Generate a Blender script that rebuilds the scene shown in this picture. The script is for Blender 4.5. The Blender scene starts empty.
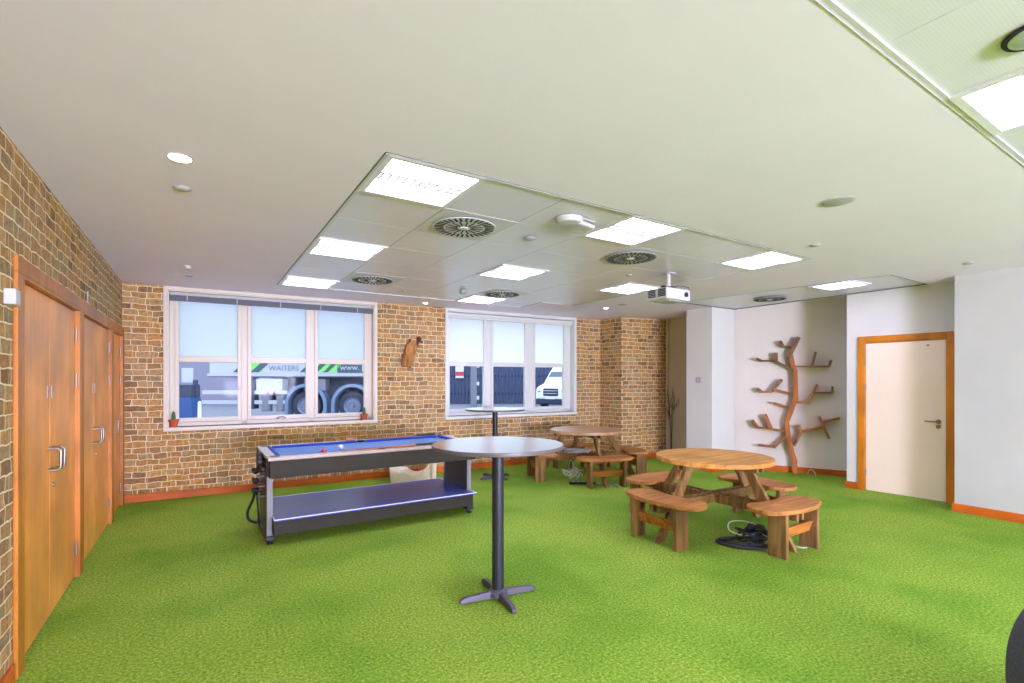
import bpy, bmesh, math, random
from mathutils import Vector, Matrix
PI = math.pi
R = math.radians
random.seed(7)
scene = bpy.context.scene
COL = scene.collection

# ------------------------------------------------------------ camera, world, exposure
CAM_H = 1.5
YAW = 0.5645
cam_data = bpy.data.cameras.new('camera')
cam_data.sensor_width = 36.0
cam_data.lens = 495.0 / 1024.0 * 36.0
cam_data.shift_y = 38.5 / 1024.0
cam_data.clip_start = 0.05
cam = bpy.data.objects.new('camera', cam_data)
cam.location = (0, 0, CAM_H)
cam.rotation_euler = (PI / 2, 0, -YAW)
COL.objects.link(cam)
scene.camera = cam

world = bpy.data.worlds.new('overcast')
scene.world = world
world.use_nodes = True
wn = world.node_tree.nodes
wn['Background'].inputs[0].default_value = (0.76, 0.88, 1.0, 1)
wn['Background'].inputs[1].default_value = 1.7

scene.view_settings.view_transform = 'Standard'
scene.view_settings.look = 'None'
scene.view_settings.gamma = 1.0
scene.view_settings.use_curve_mapping = False
scene.view_settings.exposure = 0.63
LAMP = 9.0          # emission of the ceiling panels
scene.cycles.use_denoising = True
scene.cycles.max_bounces = 10
scene.cycles.diffuse_bounces = 7
scene.cycles.transparent_max_bounces = 12
scene.cycles.sample_clamp_indirect = 6.0
scene.cycles.caustics_reflective = False
scene.cycles.caustics_refractive = False

H = 2.686            # ceiling height

def added_fill_lamp(name, loc, rot, sx, sy, power):
    """daylight entering through one of the windows on the viewer's side of the room"""
    d = bpy.data.lights.new(name, 'AREA'); d.shape = 'RECTANGLE'; d.size = sx; d.size_y = sy
    d.energy = power; d.color = (0.94, 0.90, 1.32)
    o = bpy.data.objects.new(name, d); o.location = loc; o.rotation_euler = rot; COL.objects.link(o)
    return o
YR = -7.6                            # wall behind the viewer
XR = 7.30                            # near right wall face
added_fill_lamp('fill_rear_left', (0.9, YR + .02, 1.55), (R(90 + 30), 0, R(4)), 2.6, 1.7, 1750)  # unseen fill lamps, added to brighten the ceiling and walls
added_fill_lamp('fill_rear_right', (4.6, YR + .02, 1.55), (R(90 + 30), 0, R(10)), 2.6, 1.7, 260)
added_fill_lamp('fill_right', (XR - .02, -3.6, 1.55), (R(90 + 10), 0, R(90 - 24)), 2.6, 1.7, 90)

# ------------------------------------------------------------ materials
def srgb(r, g, b):
    f = lambda c: (c / 255 / 12.92) if c / 255 <= 0.04045 else ((c / 255 + 0.055) / 1.055) ** 2.4
    return (f(r), f(g), f(b), 1)

def mat(name, col, rough=0.6, metal=0.0, spec=0.5, emit=None, estr=0.0):
    m = bpy.data.materials.new(name); m.use_nodes = True
    p = m.node_tree.nodes['Principled BSDF']
    p.inputs['Base Color'].default_value = col
    p.inputs['Roughness'].default_value = rough
    p.inputs['Metallic'].default_value = metal
    p.inputs['Specular IOR Level'].default_value = spec
    if emit:
        p.inputs['Emission Color'].default_value = emit
        p.inputs['Emission Strength'].default_value = estr
    return m

def N(m, typ, **kw):
    n = m.node_tree.nodes.new(typ)
    for k, v in kw.items():
        setattr(n, k, v)
    return n

def link(m, a, b): m.node_tree.links.new(a, b)

def ramp(m, stops):
    n = N(m, 'ShaderNodeValToRGB')
    el = n.color_ramp.elements
    while len(el) > 1: el.remove(el[-1])
    el[0].position, el[0].color = stops[0]
    for p, c in stops[1:]:
        e = el.new(p); e.color = c
    return n

def noisy(name, c1, c2, scale=8.0, rough=0.7, stretch=(1, 1, 1), bump=0.0, detail=4, spec=0.4, bdist=0.01, lo=0.3, hi=0.7):
    m = mat(name, c1, rough, spec=spec)
    p = m.node_tree.nodes['Principled BSDF']
    tc = N(m, 'ShaderNodeTexCoord'); mp = N(m, 'ShaderNodeMapping')
    mp.inputs['Scale'].default_value = stretch
    nz = N(m, 'ShaderNodeTexNoise')
    nz.inputs['Scale'].default_value = scale; nz.inputs['Detail'].default_value = detail
    rp = ramp(m, [(lo, c1), (hi, c2)])
    link(m, tc.outputs['Object'], mp.inputs[0]); link(m, mp.outputs[0], nz.inputs['Vector'])
    link(m, nz.outputs['Fac'], rp.inputs[0]); link(m, rp.outputs[0], p.inputs['Base Color'])
    if bump:
        b = N(m, 'ShaderNodeBump'); b.inputs['Strength'].default_value = bump; b.inputs['Distance'].default_value = bdist
        link(m, nz.outputs['Fac'], b.inputs['Height']); link(m, b.outputs[0], p.inputs['Normal'])
    return m

def wood(name, c1, c2, c3, axis=0, scale=3.0, rough=0.55, spec=0.35, bump=0.15):
    """grain running along a local axis, broad tone changes plus fine streaks"""
    m = mat(name, c1, rough, spec=spec)
    p = m.node_tree.nodes['Principled BSDF']
    tc = N(m, 'ShaderNodeTexCoord'); mp = N(m, 'ShaderNodeMapping')
    s = [scale * 6] * 3; s[axis] = scale * 0.55
    mp.inputs['Scale'].default_value = s
    n1 = N(m, 'ShaderNodeTexNoise'); n1.inputs['Scale'].default_value = 1.6; n1.inputs['Detail'].default_value = 6
    n1.inputs['Distortion'].default_value = 0.6
    n2 = N(m, 'ShaderNodeTexNoise'); n2.inputs['Scale'].default_value = 2.2; n2.inputs['Detail'].default_value = 2
    oi = N(m, 'ShaderNodeObjectInfo')
    add = N(m, 'ShaderNodeVectorMath', operation='ADD')
    link(m, tc.outputs['Object'], add.inputs[0]); link(m, oi.outputs['Location'], add.inputs[1])
    link(m, add.outputs[0], mp.inputs[0]); link(m, mp.outputs[0], n1.inputs['Vector'])
    link(m, add.outputs[0], n2.inputs['Vector'])
    rp = ramp(m, [(0.28, c3), (0.5, c1), (0.72, c2)])
    link(m, n1.outputs['Fac'], rp.inputs[0])
    rp2 = ramp(m, [(0.35, (0.78, 0.78, 0.78, 1)), (0.65, (1.12, 1.12, 1.12, 1))])
    link(m, n2.outputs['Fac'], rp2.inputs[0])
    mx = N(m, 'ShaderNodeMix', data_type='RGBA', blend_type='MULTIPLY'); mx.inputs[0].default_value = 1.0
    link(m, rp.outputs[0], mx.inputs[6]); link(m, rp2.outputs[0], mx.inputs[7])
    link(m, mx.outputs[2], p.inputs['Base Color'])
    b = N(m, 'ShaderNodeBump'); b.inputs['Strength'].default_value = bump; b.inputs['Distance'].default_value = 0.004
    link(m, n1.outputs['Fac'], b.inputs['Height']); link(m, b.outputs[0], p.inputs['Normal'])
    return m

def brick_mat():
    m = mat('stone_brick_wallpaper', srgb(190, 150, 110), 0.8, spec=0.3)
    p = m.node_tree.nodes['Principled BSDF']
    tc = N(m, 'ShaderNodeTexCoord')
    sep = N(m, 'ShaderNodeSeparateXYZ'); cmb = N(m, 'ShaderNodeCombineXYZ')
    link(m, tc.outputs['Object'], sep.inputs[0])
    link(m, sep.outputs[0], cmb.inputs[0]); link(m, sep.outputs[2], cmb.inputs[1])
    # ragged joints
    nz = N(m, 'ShaderNodeTexNoise'); nz.inputs['Scale'].default_value = 7.0; nz.inputs['Detail'].default_value = 3
    link(m, cmb.outputs[0], nz.inputs['Vector'])
    sub = N(m, 'ShaderNodeVectorMath', operation='SUBTRACT'); sub.inputs[1].default_value = (0.5, 0.5, 0.5)
    scl = N(m, 'ShaderNodeVectorMath', operation='SCALE'); scl.inputs['Scale'].default_value = 0.05
    add = N(m, 'ShaderNodeVectorMath', operation='ADD')
    link(m, nz.outputs['Color'], sub.inputs[0]); link(m, sub.outputs[0], scl.inputs[0])
    link(m, scl.outputs[0], add.inputs[0]); link(m, cmb.outputs[0], add.inputs[1])
    def brick(w, h, ms, sq, sqf, sm=0.35):
        b = N(m, 'ShaderNodeTexBrick')
        b.offset = 0.42; b.offset_frequency = 2; b.squash = sq; b.squash_frequency = sqf
        b.inputs['Scale'].default_value = 1.0
        b.inputs['Brick Width'].default_value = w; b.inputs['Row Height'].default_value = h
        b.inputs['Mortar Size'].default_value = ms; b.inputs['Mortar Smooth'].default_value = sm
        b.inputs['Bias'].default_value = 0.0
        b.inputs['Color1'].default_value = (0, 0, 0, 1); b.inputs['Color2'].default_value = (1, 1, 1, 1)
        b.inputs['Mortar'].default_value = (0.5, 0.5, 0.5, 1)
        link(m, add.outputs[0], b.inputs['Vector'])
        return b
    b1 = brick(0.150, 0.074, 0.0066, 1.5, 3, 0.6)
    rp = ramp(m, [(0.0, srgb(124, 90, 50)), (0.28, srgb(166, 124, 66)), (0.5, srgb(186, 134, 62)), (0.72, srgb(190, 152, 92)), (1.0, srgb(146, 126, 86))])
    link(m, b1.outputs['Color'], rp.inputs[0])
    # soft mottling inside each stone
    n2 = N(m, 'ShaderNodeTexNoise'); n2.inputs['Scale'].default_value = 22; n2.inputs['Detail'].default_value = 7; n2.inputs['Roughness'].default_value = 0.7
    link(m, cmb.outputs[0], n2.inputs['Vector'])
    rp2 = ramp(m, [(0.36, (0.58, 0.57, 0.56, 1)), (0.62, (1.28, 1.26, 1.20, 1))])
    link(m, n2.outputs['Fac'], rp2.inputs[0])
    mul = N(m, 'ShaderNodeMix', data_type='RGBA', blend_type='MULTIPLY'); mul.inputs[0].default_value = 1
    link(m, rp.outputs[0], mul.inputs[6]); link(m, rp2.outputs[0], mul.inputs[7])
    n4 = N(m, 'ShaderNodeTexNoise'); n4.inputs['Scale'].default_value = 0.9; n4.inputs['Detail'].default_value = 2
    link(m, cmb.outputs[0], n4.inputs['Vector'])
    rp4 = ramp(m, [(0.35, (0, 0, 0, 1)), (0.65, (0.42, 0.42, 0.42, 1))])
    link(m, n4.outputs['Fac'], rp4.inputs[0])
    gm = N(m, 'ShaderNodeMix', data_type='RGBA'); gm.inputs[7].default_value = srgb(158, 136, 112)
    link(m, rp4.outputs[0], gm.inputs[0]); link(m, mul.outputs[2], gm.inputs[6])
    mul = gm
    # printed darker rim of every stone
    b3 = brick(0.150, 0.074, 0.014, 1.5, 3, 0.9)
    rp5 = ramp(m, [(0.15, (1, 1, 1, 1)), (0.8, (0.62, 0.58, 0.54, 1))])
    link(m, b3.outputs['Fac'], rp5.inputs[0])
    em = N(m, 'ShaderNodeMix', data_type='RGBA', blend_type='MULTIPLY'); em.inputs[0].default_value = 1
    link(m, mul.outputs[2], em.inputs[6]); link(m, rp5.outputs[0], em.inputs[7])
    mul = em
    # mortar, with some joints faint
    mx = N(m, 'ShaderNodeMix', data_type='RGBA')
    link(m, b1.outputs['Fac'], mx.inputs[0]); link(m, mul.outputs[2], mx.inputs[6])
    mx.inputs[7].default_value = srgb(230, 214, 172)
    # a few stones split by a second finer joint pattern
    b2 = brick(0.245, 0.148, 0.004, 0.7, 2)
    f2 = N(m, 'ShaderNodeMath', operation='MULTIPLY'); f2.inputs[1].default_value = 0.55
    link(m, b2.outputs['Fac'], f2.inputs[0])
    mx2 = N(m, 'ShaderNodeMix', data_type='RGBA')
    link(m, f2.outputs[0], mx2.inputs[0]); link(m, mx.outputs[2], mx2.inputs[6]); mx2.inputs[7].default_value = srgb(230, 214, 172)
    link(m, mx2.outputs[2], p.inputs['Base Color'])
    return m

def grass_mat():
    m = mat('artificial_turf', srgb(110, 160, 50), 0.9, spec=0.15)
    p = m.node_tree.nodes['Principled BSDF']
    tc = N(m, 'ShaderNodeTexCoord')
    n1 = N(m, 'ShaderNodeTexNoise'); n1.inputs['Scale'].default_value = 60; n1.inputs['Detail'].default_value = 9; n1.inputs['Roughness'].default_value = 0.88
    n2 = N(m, 'ShaderNodeTexNoise'); n2.inputs['Scale'].default_value = 1.1; n2.inputs['Detail'].default_value = 5
    n3 = N(m, 'ShaderNodeTexVoronoi'); n3.inputs['Scale'].default_value = 190
    for n in (n1, n2, n3): link(m, tc.outputs['Object'], n.inputs['Vector'])
    rp = ramp(m, [(0.38, srgb(62, 104, 12)), (0.47, srgb(122, 162, 42)), (0.54, srgb(154, 190, 68)), (0.64, srgb(212, 230, 136))])
    link(m, n1.outputs['Fac'], rp.inputs[0])
    rp2 = ramp(m, [(0.32, (0.66, 0.82, 0.58, 1)), (0.50, (0.98, 1.0, 0.96, 1)), (0.66, (1.14, 1.06, 1.16, 1))])
    link(m, n2.outputs['Fac'], rp2.inputs[0])
    mul = N(m, 'ShaderNodeMix', data_type='RGBA', blend_type='MULTIPLY'); mul.inputs[0].default_value = 1
    link(m, rp.outputs[0], mul.inputs[6]); link(m, rp2.outputs[0], mul.inputs[7])
    link(m, mul.outputs[2], p.inputs['Base Color'])
    b = N(m, 'ShaderNodeBump'); b.inputs['Strength'].default_value = 0.5; b.inputs['Distance'].default_value = 0.012
    ad = N(m, 'ShaderNodeMath', operation='ADD')
    link(m, n1.outputs['Fac'], ad.inputs[0]); link(m, n3.outputs['Distance'], ad.inputs[1])
    link(m, ad.outputs[0], b.inputs['Height']); link(m, b.outputs[0], p.inputs['Normal'])
    return m

def perforated_mat():
    m = mat('perforated_ceiling_tile', srgb(214, 214, 214), 0.5)
    p = m.node_tree.nodes['Principled BSDF']
    tc = N(m, 'ShaderNodeTexCoord'); v = N(m, 'ShaderNodeTexVoronoi', distance='EUCLIDEAN')
    v.inputs['Randomness'].default_value = 0.0; v.inputs['Scale'].default_value = 90
    link(m, tc.outputs['Object'], v.inputs['Vector'])
    rp = ramp(m, [(0.0, srgb(120, 120, 122)), (0.24, srgb(130, 130, 132)), (0.32, srgb(226, 224, 230))])
    link(m, v.outputs['Distance'], rp.inputs[0]); link(m, rp.outputs[0], p.inputs['Base Color'])
    return m

def glass_mat():
    m = bpy.data.materials.new('window_glass'); m.use_nodes = True
    nt = m.node_tree; nt.nodes.clear()
    out = N(m, 'ShaderNodeOutputMaterial'); tr = N(m, 'ShaderNodeBsdfTransparent'); gl = N(m, 'ShaderNodeBsdfGlossy')
    gl.inputs['Roughness'].default_value = 0.02
    tr.inputs[0].default_value = (0.93, 0.95, 0.97, 1)
    fr = N(m, 'ShaderNodeFresnel'); fr.inputs[0].default_value = 1.45
    mx = N(m, 'ShaderNodeMixShader'); fm = N(m, 'ShaderNodeMath', operation='MULTIPLY'); fm.inputs[1].default_value = 0.03
    link(m, fr.outputs[0], fm.inputs[0]); link(m, fm.outputs[0], mx.inputs[0]); link(m, tr.outputs[0], mx.inputs[1]); link(m, gl.outputs[0], mx.inputs[2])
    link(m, mx.outputs[0], out.inputs[0])
    return m

def frosted_mat(tint=(0.76, 0.82, 0.87, 1)):
    m = bpy.data.materials.new('frosted_film'); m.use_nodes = True
    nt = m.node_tree; nt.nodes.clear()
    out = N(m, 'ShaderNodeOutputMaterial'); tl = N(m, 'ShaderNodeBsdfTranslucent'); df = N(m, 'ShaderNodeBsdfPrincipled')
    tl.inputs[0].default_value = tint; df.inputs['Base Color'].default_value = (0.85, 0.88, 0.9, 1); df.inputs['Roughness'].default_value = 0.25
    mx = N(m, 'ShaderNodeMixShader'); mx.inputs[0].default_value = 0.12
    link(m, tl.outputs[0], mx.inputs[1]); link(m, df.outputs[0], mx.inputs[2]); link(m, mx.outputs[0], out.inputs[0])
    return m

M = {}
M['brick'] = brick_mat()
M['grass'] = grass_mat()
M['white_wall'] = noisy('white_wall_paint', srgb(214, 214, 208), srgb(219, 219, 213), 2.0, 0.85, spec=0.2)
M['warm_wall'] = noisy('alcove_wall_paint', srgb(220, 214, 205), srgb(226, 220, 212), 2.0, 0.85, spec=0.2)
M['beige_wall'] = noisy('beige_wall_paint', srgb(196, 184, 158), srgb(202, 190, 166), 2.0, 0.85, spec=0.2)
M['ceiling'] = noisy('ceiling_paint', srgb(240, 230, 248), srgb(243, 233, 251), 1.5, 0.8, spec=0.2)
M['tile'] = noisy('metal_ceiling_tile', srgb(222, 218, 230), srgb(228, 224, 236), 1.0, 0.3, spec=0.5)
M['perf'] = perforated_mat()
M['grid'] = mat('ceiling_shadow_gap', srgb(120, 120, 118), 0.8)
M['trim_grey'] = mat('pale_grey_edge', srgb(168, 168, 168), 0.6)
M['trim_white'] = mat('white_metal_edge_trim', srgb(208, 208, 208), 0.4)
M['window'] = mat('cream_window_paint', srgb(214, 206, 188), 0.4, spec=0.4)
M['window_white'] = mat('white_window_paint', srgb(214, 218, 214), 0.4, spec=0.4)
M['glass'] = glass_mat()
M['frost'] = frosted_mat(); M['frost_lit'] = frosted_mat((0.95, 0.97, 0.98, 1))  # one film, two tints; the lighter paints in stronger light on the right window
M['blind'] = mat('charcoal_blind_fabric', srgb(108, 112, 124), 0.6)
M['blind_rail'] = mat('pale_blind_rail', srgb(176, 180, 176), 0.45)
M['skirting'] = wood('orange_varnished_skirting', srgb(196, 98, 26), srgb(206, 110, 36), srgb(180, 84, 16), 0, 1.0, 0.5, 0.3, 0.03)
M['door_frame'] = wood('orange_varnished_frame', srgb(206, 126, 30), srgb(216, 138, 42), srgb(190, 108, 18), 2, 1.0, 0.4, 0.4, 0.03)
M['door_frame_dark'] = wood('deep_orange_varnished_frame', srgb(184, 114, 32), srgb(194, 126, 42), srgb(168, 98, 22), 2, 1.0, 0.4, 0.4, 0.03)
M['door_wood'] = wood('beech_door_veneer', srgb(236, 158, 72), srgb(242, 168, 84), srgb(228, 146, 60), 2, 1.3, 0.38, 0.45, 0.02)
M['door_cream'] = noisy('cream_door_paint', srgb(246, 226, 204), srgb(249, 231, 211), 1.2, 0.5)
M['steel'] = mat('brushed_steel', srgb(150, 142, 132), 0.4, 0.85)
M['chrome'] = mat('chrome', srgb(215, 215, 215), 0.12, 1.0)
M['bronze'] = mat('satin_bronze', srgb(150, 125, 96), 0.35, 0.7)
M['black'] = mat('black_plastic', srgb(26, 27, 30), 0.45)
M['dark'] = mat('dark_void', srgb(18, 18, 20), 0.9)
M['slot'] = mat('vent_slot_black', srgb(40, 42, 44), 0.8)
M['plastic'] = mat('white_plastic', srgb(192, 192, 188), 0.4)
M['grey_plastic'] = mat('grey_plastic', srgb(172, 172, 170), 0.5)
M['sensor'] = mat('pale_green_grey_plastic', srgb(150, 158, 146), 0.5)
M['lamp'] = mat('lit_lamp', (1, 1, 1, 1), 0.5, emit=(1.0, 0.93, 1.50, 1), estr=LAMP)
M['lamp_small'] = mat('lit_downlight', (1, 1, 1, 1), 0.5, emit=(1.0, 0.98, 0.95, 1), estr=12.0)
M['louvre'] = mat('louvre_aluminium', srgb(236, 236, 236), 0.35, 0.2)
M['blade'] = mat('louvre_blade', srgb(176, 176, 178), 0.5)
M['pine_top'] = wood('picnic_table_top', srgb(196, 142, 70), srgb(216, 166, 92), srgb(168, 112, 48), 0, 2.2, 0.6, 0.25, 0.3)
M['pine_edge'] = wood('picnic_table_edge', srgb(158, 112, 62), srgb(180, 134, 80), srgb(116, 82, 48), 0, 2.5, 0.7, 0.2, 0.3)
M['pine_seat'] = wood('picnic_bench_seat', srgb(176, 118, 60), srgb(194, 138, 78), srgb(140, 90, 44), 0, 2.4, 0.6, 0.25, 0.3)
M['pine_leg'] = wood('picnic_table_leg', srgb(142, 108, 62), srgb(168, 132, 82), srgb(104, 80, 48), 2, 2.4, 0.7, 0.2, 0.3)
M['pine_orange'] = wood('picnic_stretcher', srgb(188, 118, 54), srgb(204, 138, 70), srgb(150, 88, 38), 0, 2.4, 0.65, 0.2, 0.3)
M['far_top'] = wood('far_table_top', srgb(176, 136, 96), srgb(198, 164, 126), srgb(146, 108, 72), 0, 2.2, 0.35, 0.5, 0.2)
M['tree_wood'] = wood('tree_shelf_wood', srgb(162, 104, 54), srgb(182, 124, 70), srgb(124, 78, 40), 0, 2.5, 0.55, 0.3, 0.2)
M['tree_dark'] = wood('tree_shelf_dark_wood', srgb(128, 96, 64), srgb(150, 116, 80), srgb(84, 60, 38), 0, 3.0, 0.65, 0.2, 0.3)
M['bar_top'] = wood('dark_laminate_top', srgb(104, 84, 76), srgb(128, 106, 96), srgb(80, 62, 56), 1, 2.6, 0.22, 0.6, 0.04)
pb = M['bar_top'].node_tree.nodes['Principled BSDF']; pb.inputs['Coat Weight'].default_value = 1.0; pb.inputs['Coat Roughness'].default_value = 0.22; pb.inputs['Coat IOR'].default_value = 1.7
M['bar_edge'] = mat('dark_laminate_edge', srgb(92, 86, 84), 0.4)
M['black_metal'] = mat('black_powder_coat', srgb(40, 44, 50), 0.45, 0.2)
M['foot_metal'] = mat('grey_cast_iron', srgb(84, 82, 92), 0.45, 0.3)
M['pool_apron'] = noisy('dark_grey_table_apron', srgb(46, 43, 32), srgb(52, 49, 38), 3, 0.6, (1, 1, 8), spec=0.2)
M['pool_rail'] = noisy('grey_satin_rail', srgb(160, 140, 128), srgb(176, 158, 146), 2, 0.3, spec=0.6)
M['pool_cloth'] = noisy('pale_blue_baize', srgb(112, 152, 204), srgb(122, 162, 212), 60, 0.9, spec=0.1)
M['cushion'] = mat('royal_blue_cushion', srgb(30, 66, 170), 0.8)
M['pingpong'] = noisy('blue_ping_pong_surface', srgb(58, 74, 160), srgb(66, 82, 170), 2, 0.35, spec=0.35)
M['line'] = mat('white_line', srgb(225, 225, 230), 0.5)
M['silver'] = mat('silver_edge_strip', srgb(122, 122, 124), 0.5, 0.0)
M['leg_panel'] = noisy('dark_slate_panel', srgb(62, 64, 74), srgb(70, 72, 82), 3, 0.4)
M['red_ball'] = mat('red_resin', srgb(190, 24, 40), 0.12)
M['white_ball'] = mat('white_resin', srgb(238, 236, 230), 0.12)
M['cue'] = wood('cue_wood', srgb(150, 96, 56), srgb(176, 118, 70), srgb(110, 66, 36), 0, 3, 0.3, 0.5, 0)
M['cue_black'] = mat('cue_butt', srgb(38, 28, 26), 0.3)
M['orange_wood'] = mat('orange_wood_block', srgb(176, 104, 44), 0.5)
M['cream_plastic'] = mat('cream_plastic', srgb(226, 214, 186), 0.45)
M['terracotta'] = noisy('terracotta', srgb(170, 80, 44), srgb(190, 96, 58), 12, 0.8)
M['soil'] = mat('potting_soil', srgb(58, 42, 30), 0.95)
M['cactus'] = noisy('cactus_green', srgb(66, 96, 58), srgb(96, 124, 80), 30, 0.7, (1, 1, 0.2))
M['twig'] = mat('dark_twig', srgb(70, 56, 54), 0.8)
M['vase'] = mat('grey_stoneware', srgb(120, 112, 104), 0.5)
M['bark'] = wood('carved_log', srgb(164, 112, 58), srgb(196, 144, 82), srgb(104, 66, 34), 2, 5, 0.7, 0.2, 0.5)
M['bark_dark'] = mat('dark_bark', srgb(96, 58, 40), 0.8)
M['cable_white'] = mat('white_cable', srgb(214, 210, 204), 0.5)
M['cable_black'] = mat('black_hose', srgb(44, 46, 52), 0.5)
M['paper'] = mat('newspaper', srgb(206, 204, 200), 0.8)
M['charcoal'] = noisy('charcoal_fabric', srgb(72, 72, 84), srgb(88, 88, 100), 90, 0.95, spec=0.1, bump=0.3, bdist=0.004)
# outside
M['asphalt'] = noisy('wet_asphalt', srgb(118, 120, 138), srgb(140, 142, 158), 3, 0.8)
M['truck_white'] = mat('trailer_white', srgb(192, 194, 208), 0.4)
M['truck_green'] = mat('hazard_green', srgb(130, 226, 110), 0.5)
M['truck_slate'] = mat('hazard_slate', srgb(72, 92, 110), 0.5)
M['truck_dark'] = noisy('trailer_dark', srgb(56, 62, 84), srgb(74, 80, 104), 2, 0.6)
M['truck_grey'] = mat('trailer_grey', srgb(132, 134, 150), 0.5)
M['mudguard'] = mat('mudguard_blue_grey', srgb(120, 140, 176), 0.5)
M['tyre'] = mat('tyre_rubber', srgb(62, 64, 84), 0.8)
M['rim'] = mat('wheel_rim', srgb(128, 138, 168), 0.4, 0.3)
M['lamp_red'] = mat('red_lens', srgb(170, 40, 70), 0.3)
M['bin_blue'] = mat('blue_polythene', srgb(52, 86, 150), 0.5)
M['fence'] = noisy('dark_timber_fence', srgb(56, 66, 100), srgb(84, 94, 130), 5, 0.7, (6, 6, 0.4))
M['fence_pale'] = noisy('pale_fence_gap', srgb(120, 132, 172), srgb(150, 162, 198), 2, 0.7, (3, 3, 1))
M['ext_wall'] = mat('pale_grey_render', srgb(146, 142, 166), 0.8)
M['car_white'] = mat('white_car_paint', srgb(235, 238, 244), 0.25)
M['car_dark'] = mat('grille_black', srgb(40, 50, 80), 0.4)
M['car_glass'] = mat('dark_windscreen', srgb(90, 104, 130), 0.1)
M['sign_red'] = mat('sign_red', srgb(214, 70, 90), 0.5)
M['sign_white'] = mat('sign_white', srgb(235, 232, 240), 0.5)
M['ext_brick'] = noisy('outer_brickwork', srgb(140, 110, 90), srgb(160, 128, 104), 5, 0.9)

# ------------------------------------------------------------ mesh building
class MB:
    """collects solids in one mesh"""
    def __init__(s): s.v = []; s.f = []
    def add(s, vs, fs):
        o = len(s.v); s.v += [tuple(v) for v in vs]; s.f += [tuple(i + o for i in f) for f in fs]; return s
    def box(s, x0, x1, y0, y1, z0, z1):
        vs = [(x, y, z) for z in (z0, z1) for y in (y0, y1) for x in (x0, x1)]
        return s.add(vs, [(0, 2, 3, 1), (4, 5, 7, 6), (0, 1, 5, 4), (2, 6, 7, 3), (0, 4, 6, 2), (1, 3, 7, 5)])
    def obox(s, c, ax, ay, az):
        c = Vector(c); ax = Vector(ax); ay = Vector(ay); az = Vector(az)
        vs = [c + ax * x + ay * y + az * z for z in (-1, 1) for y in (-1, 1) for x in (-1, 1)]
        return s.add(vs, [(0, 2, 3, 1), (4, 5, 7, 6), (0, 1, 5, 4), (2, 6, 7, 3), (0, 4, 6, 2), (1, 3, 7, 5)])
    def beam(s, p0, p1, w, h, up=(0, 0, 1)):
        """w across, h along 'up'"""
        p0 = Vector(p0); p1 = Vector(p1); d = (p1 - p0); L = d.length; d.normalize()
        side = d.cross(Vector(up)).normalized(); u = side.cross(d)
        return s.obox((p0 + p1) / 2, d * L / 2, side * w / 2, u * h / 2)
    def prism(s, poly, z0, z1, tf=None):
        n = len(poly)
        vs = [(x, y, z0) for x, y in poly] + [(x, y, z1) for x, y in poly]
        if tf: vs = [tf(v) for v in vs]
        fs = [tuple(range(n))[::-1], tuple(range(n, 2 * n))] + [(i, (i + 1) % n, n + (i + 1) % n, n + i) for i in range(n)]
        return s.add(vs, fs)
    def cyl(s, p0, p1, r0, r1=None, n=20):
        r1 = r0 if r1 is None else r1
        p0 = Vector(p0); p1 = Vector(p1); d = (p1 - p0).normalized()
        a = Vector((0, 0, 1)) if abs(d.z) < 0.9 else Vector((1, 0, 0))
        u = d.cross(a).normalized(); w = d.cross(u)
        vs = [p0 + (u * math.cos(t) + w * math.sin(t)) * r0 for t in [2 * PI * i / n for i in range(n)]]
        vs += [p1 + (u * math.cos(t) + w * math.sin(t)) * r1 for t in [2 * PI * i / n for i in range(n)]]
        return s.add(vs, [tuple(range(n)), tuple(range(2 * n - 1, n - 1, -1))] + [(i, n + i, n + (i + 1) % n, (i + 1) % n) for i in range(n)])
    def lathe(s, prof, c=(0, 0, 0), n=24, tf=None):
        """prof: (r, z) from bottom to top"""
        vs = []; fs = []
        for r, z in prof:
            for i in range(n):
                t = 2 * PI * i / n; v = (c[0] + r * math.cos(t), c[1] + r * math.sin(t), c[2] + z)
                vs.append(tf(v) if tf else v)
        for k in range(len(prof) - 1):
            for i in range(n):
                j = (i + 1) % n
                fs.append((k * n + i, k * n + j, (k + 1) * n + j, (k + 1) * n + i))
        fs.append(tuple(range(n))[::-1]); fs.append(tuple((len(prof) - 1) * n + i for i in range(n)))
        return s.add(vs, fs)
    def sphere(s, c, r, sc=(1, 1, 1), n=16):
        prof = [(max(1e-4, r * math.sin(PI * k / n)), -r * math.cos(PI * k / n)) for k in range(n + 1)]
        vs = []; fs = []; m = n * 2
        for a, z in prof:
            for i in range(m):
                t = 2 * PI * i / m; vs.append((c[0] + a * math.cos(t) * sc[0], c[1] + a * math.sin(t) * sc[1], c[2] + z * sc[2]))
        for k in range(n):
            for i in range(m):
                j = (i + 1) % m; fs.append((k * m + i, k * m + j, (k + 1) * m + j, (k + 1) * m + i))
        return s.add(vs, fs)
    def tube(s, pts, r, n=8):
        pts = [Vector(p) for p in pts]
        rings = []; prev = None
        for i, p in enumerate(pts):
            d = (pts[min(i + 1, len(pts) - 1)] - pts[max(i - 1, 0)]).normalized()
            if prev is None:
                a = Vector((0, 0, 1)) if abs(d.z) < 0.9 else Vector((1, 0, 0)); u = d.cross(a).normalized()
            else:
                u = (prev - d * prev.dot(d)).normalized()
            prev = u; w = d.cross(u)
            rr = r[i] if isinstance(r, (list, tuple)) else r
            rings.append([p + (u * math.cos(2 * PI * k / n) + w * math.sin(2 * PI * k / n)) * rr for k in range(n)])
        vs = [v for q in rings for v in q]; fs = []
        for i in range(len(rings) - 1):
            for k in range(n):
                j = (k + 1) % n; fs.append((i * n + k, i * n + j, (i + 1) * n + j, (i + 1) * n + k))
        fs.append(tuple(range(n))[::-1]); fs.append(tuple((len(rings) - 1) * n + k for k in range(n)))
        return s.add(vs, fs)
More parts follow.
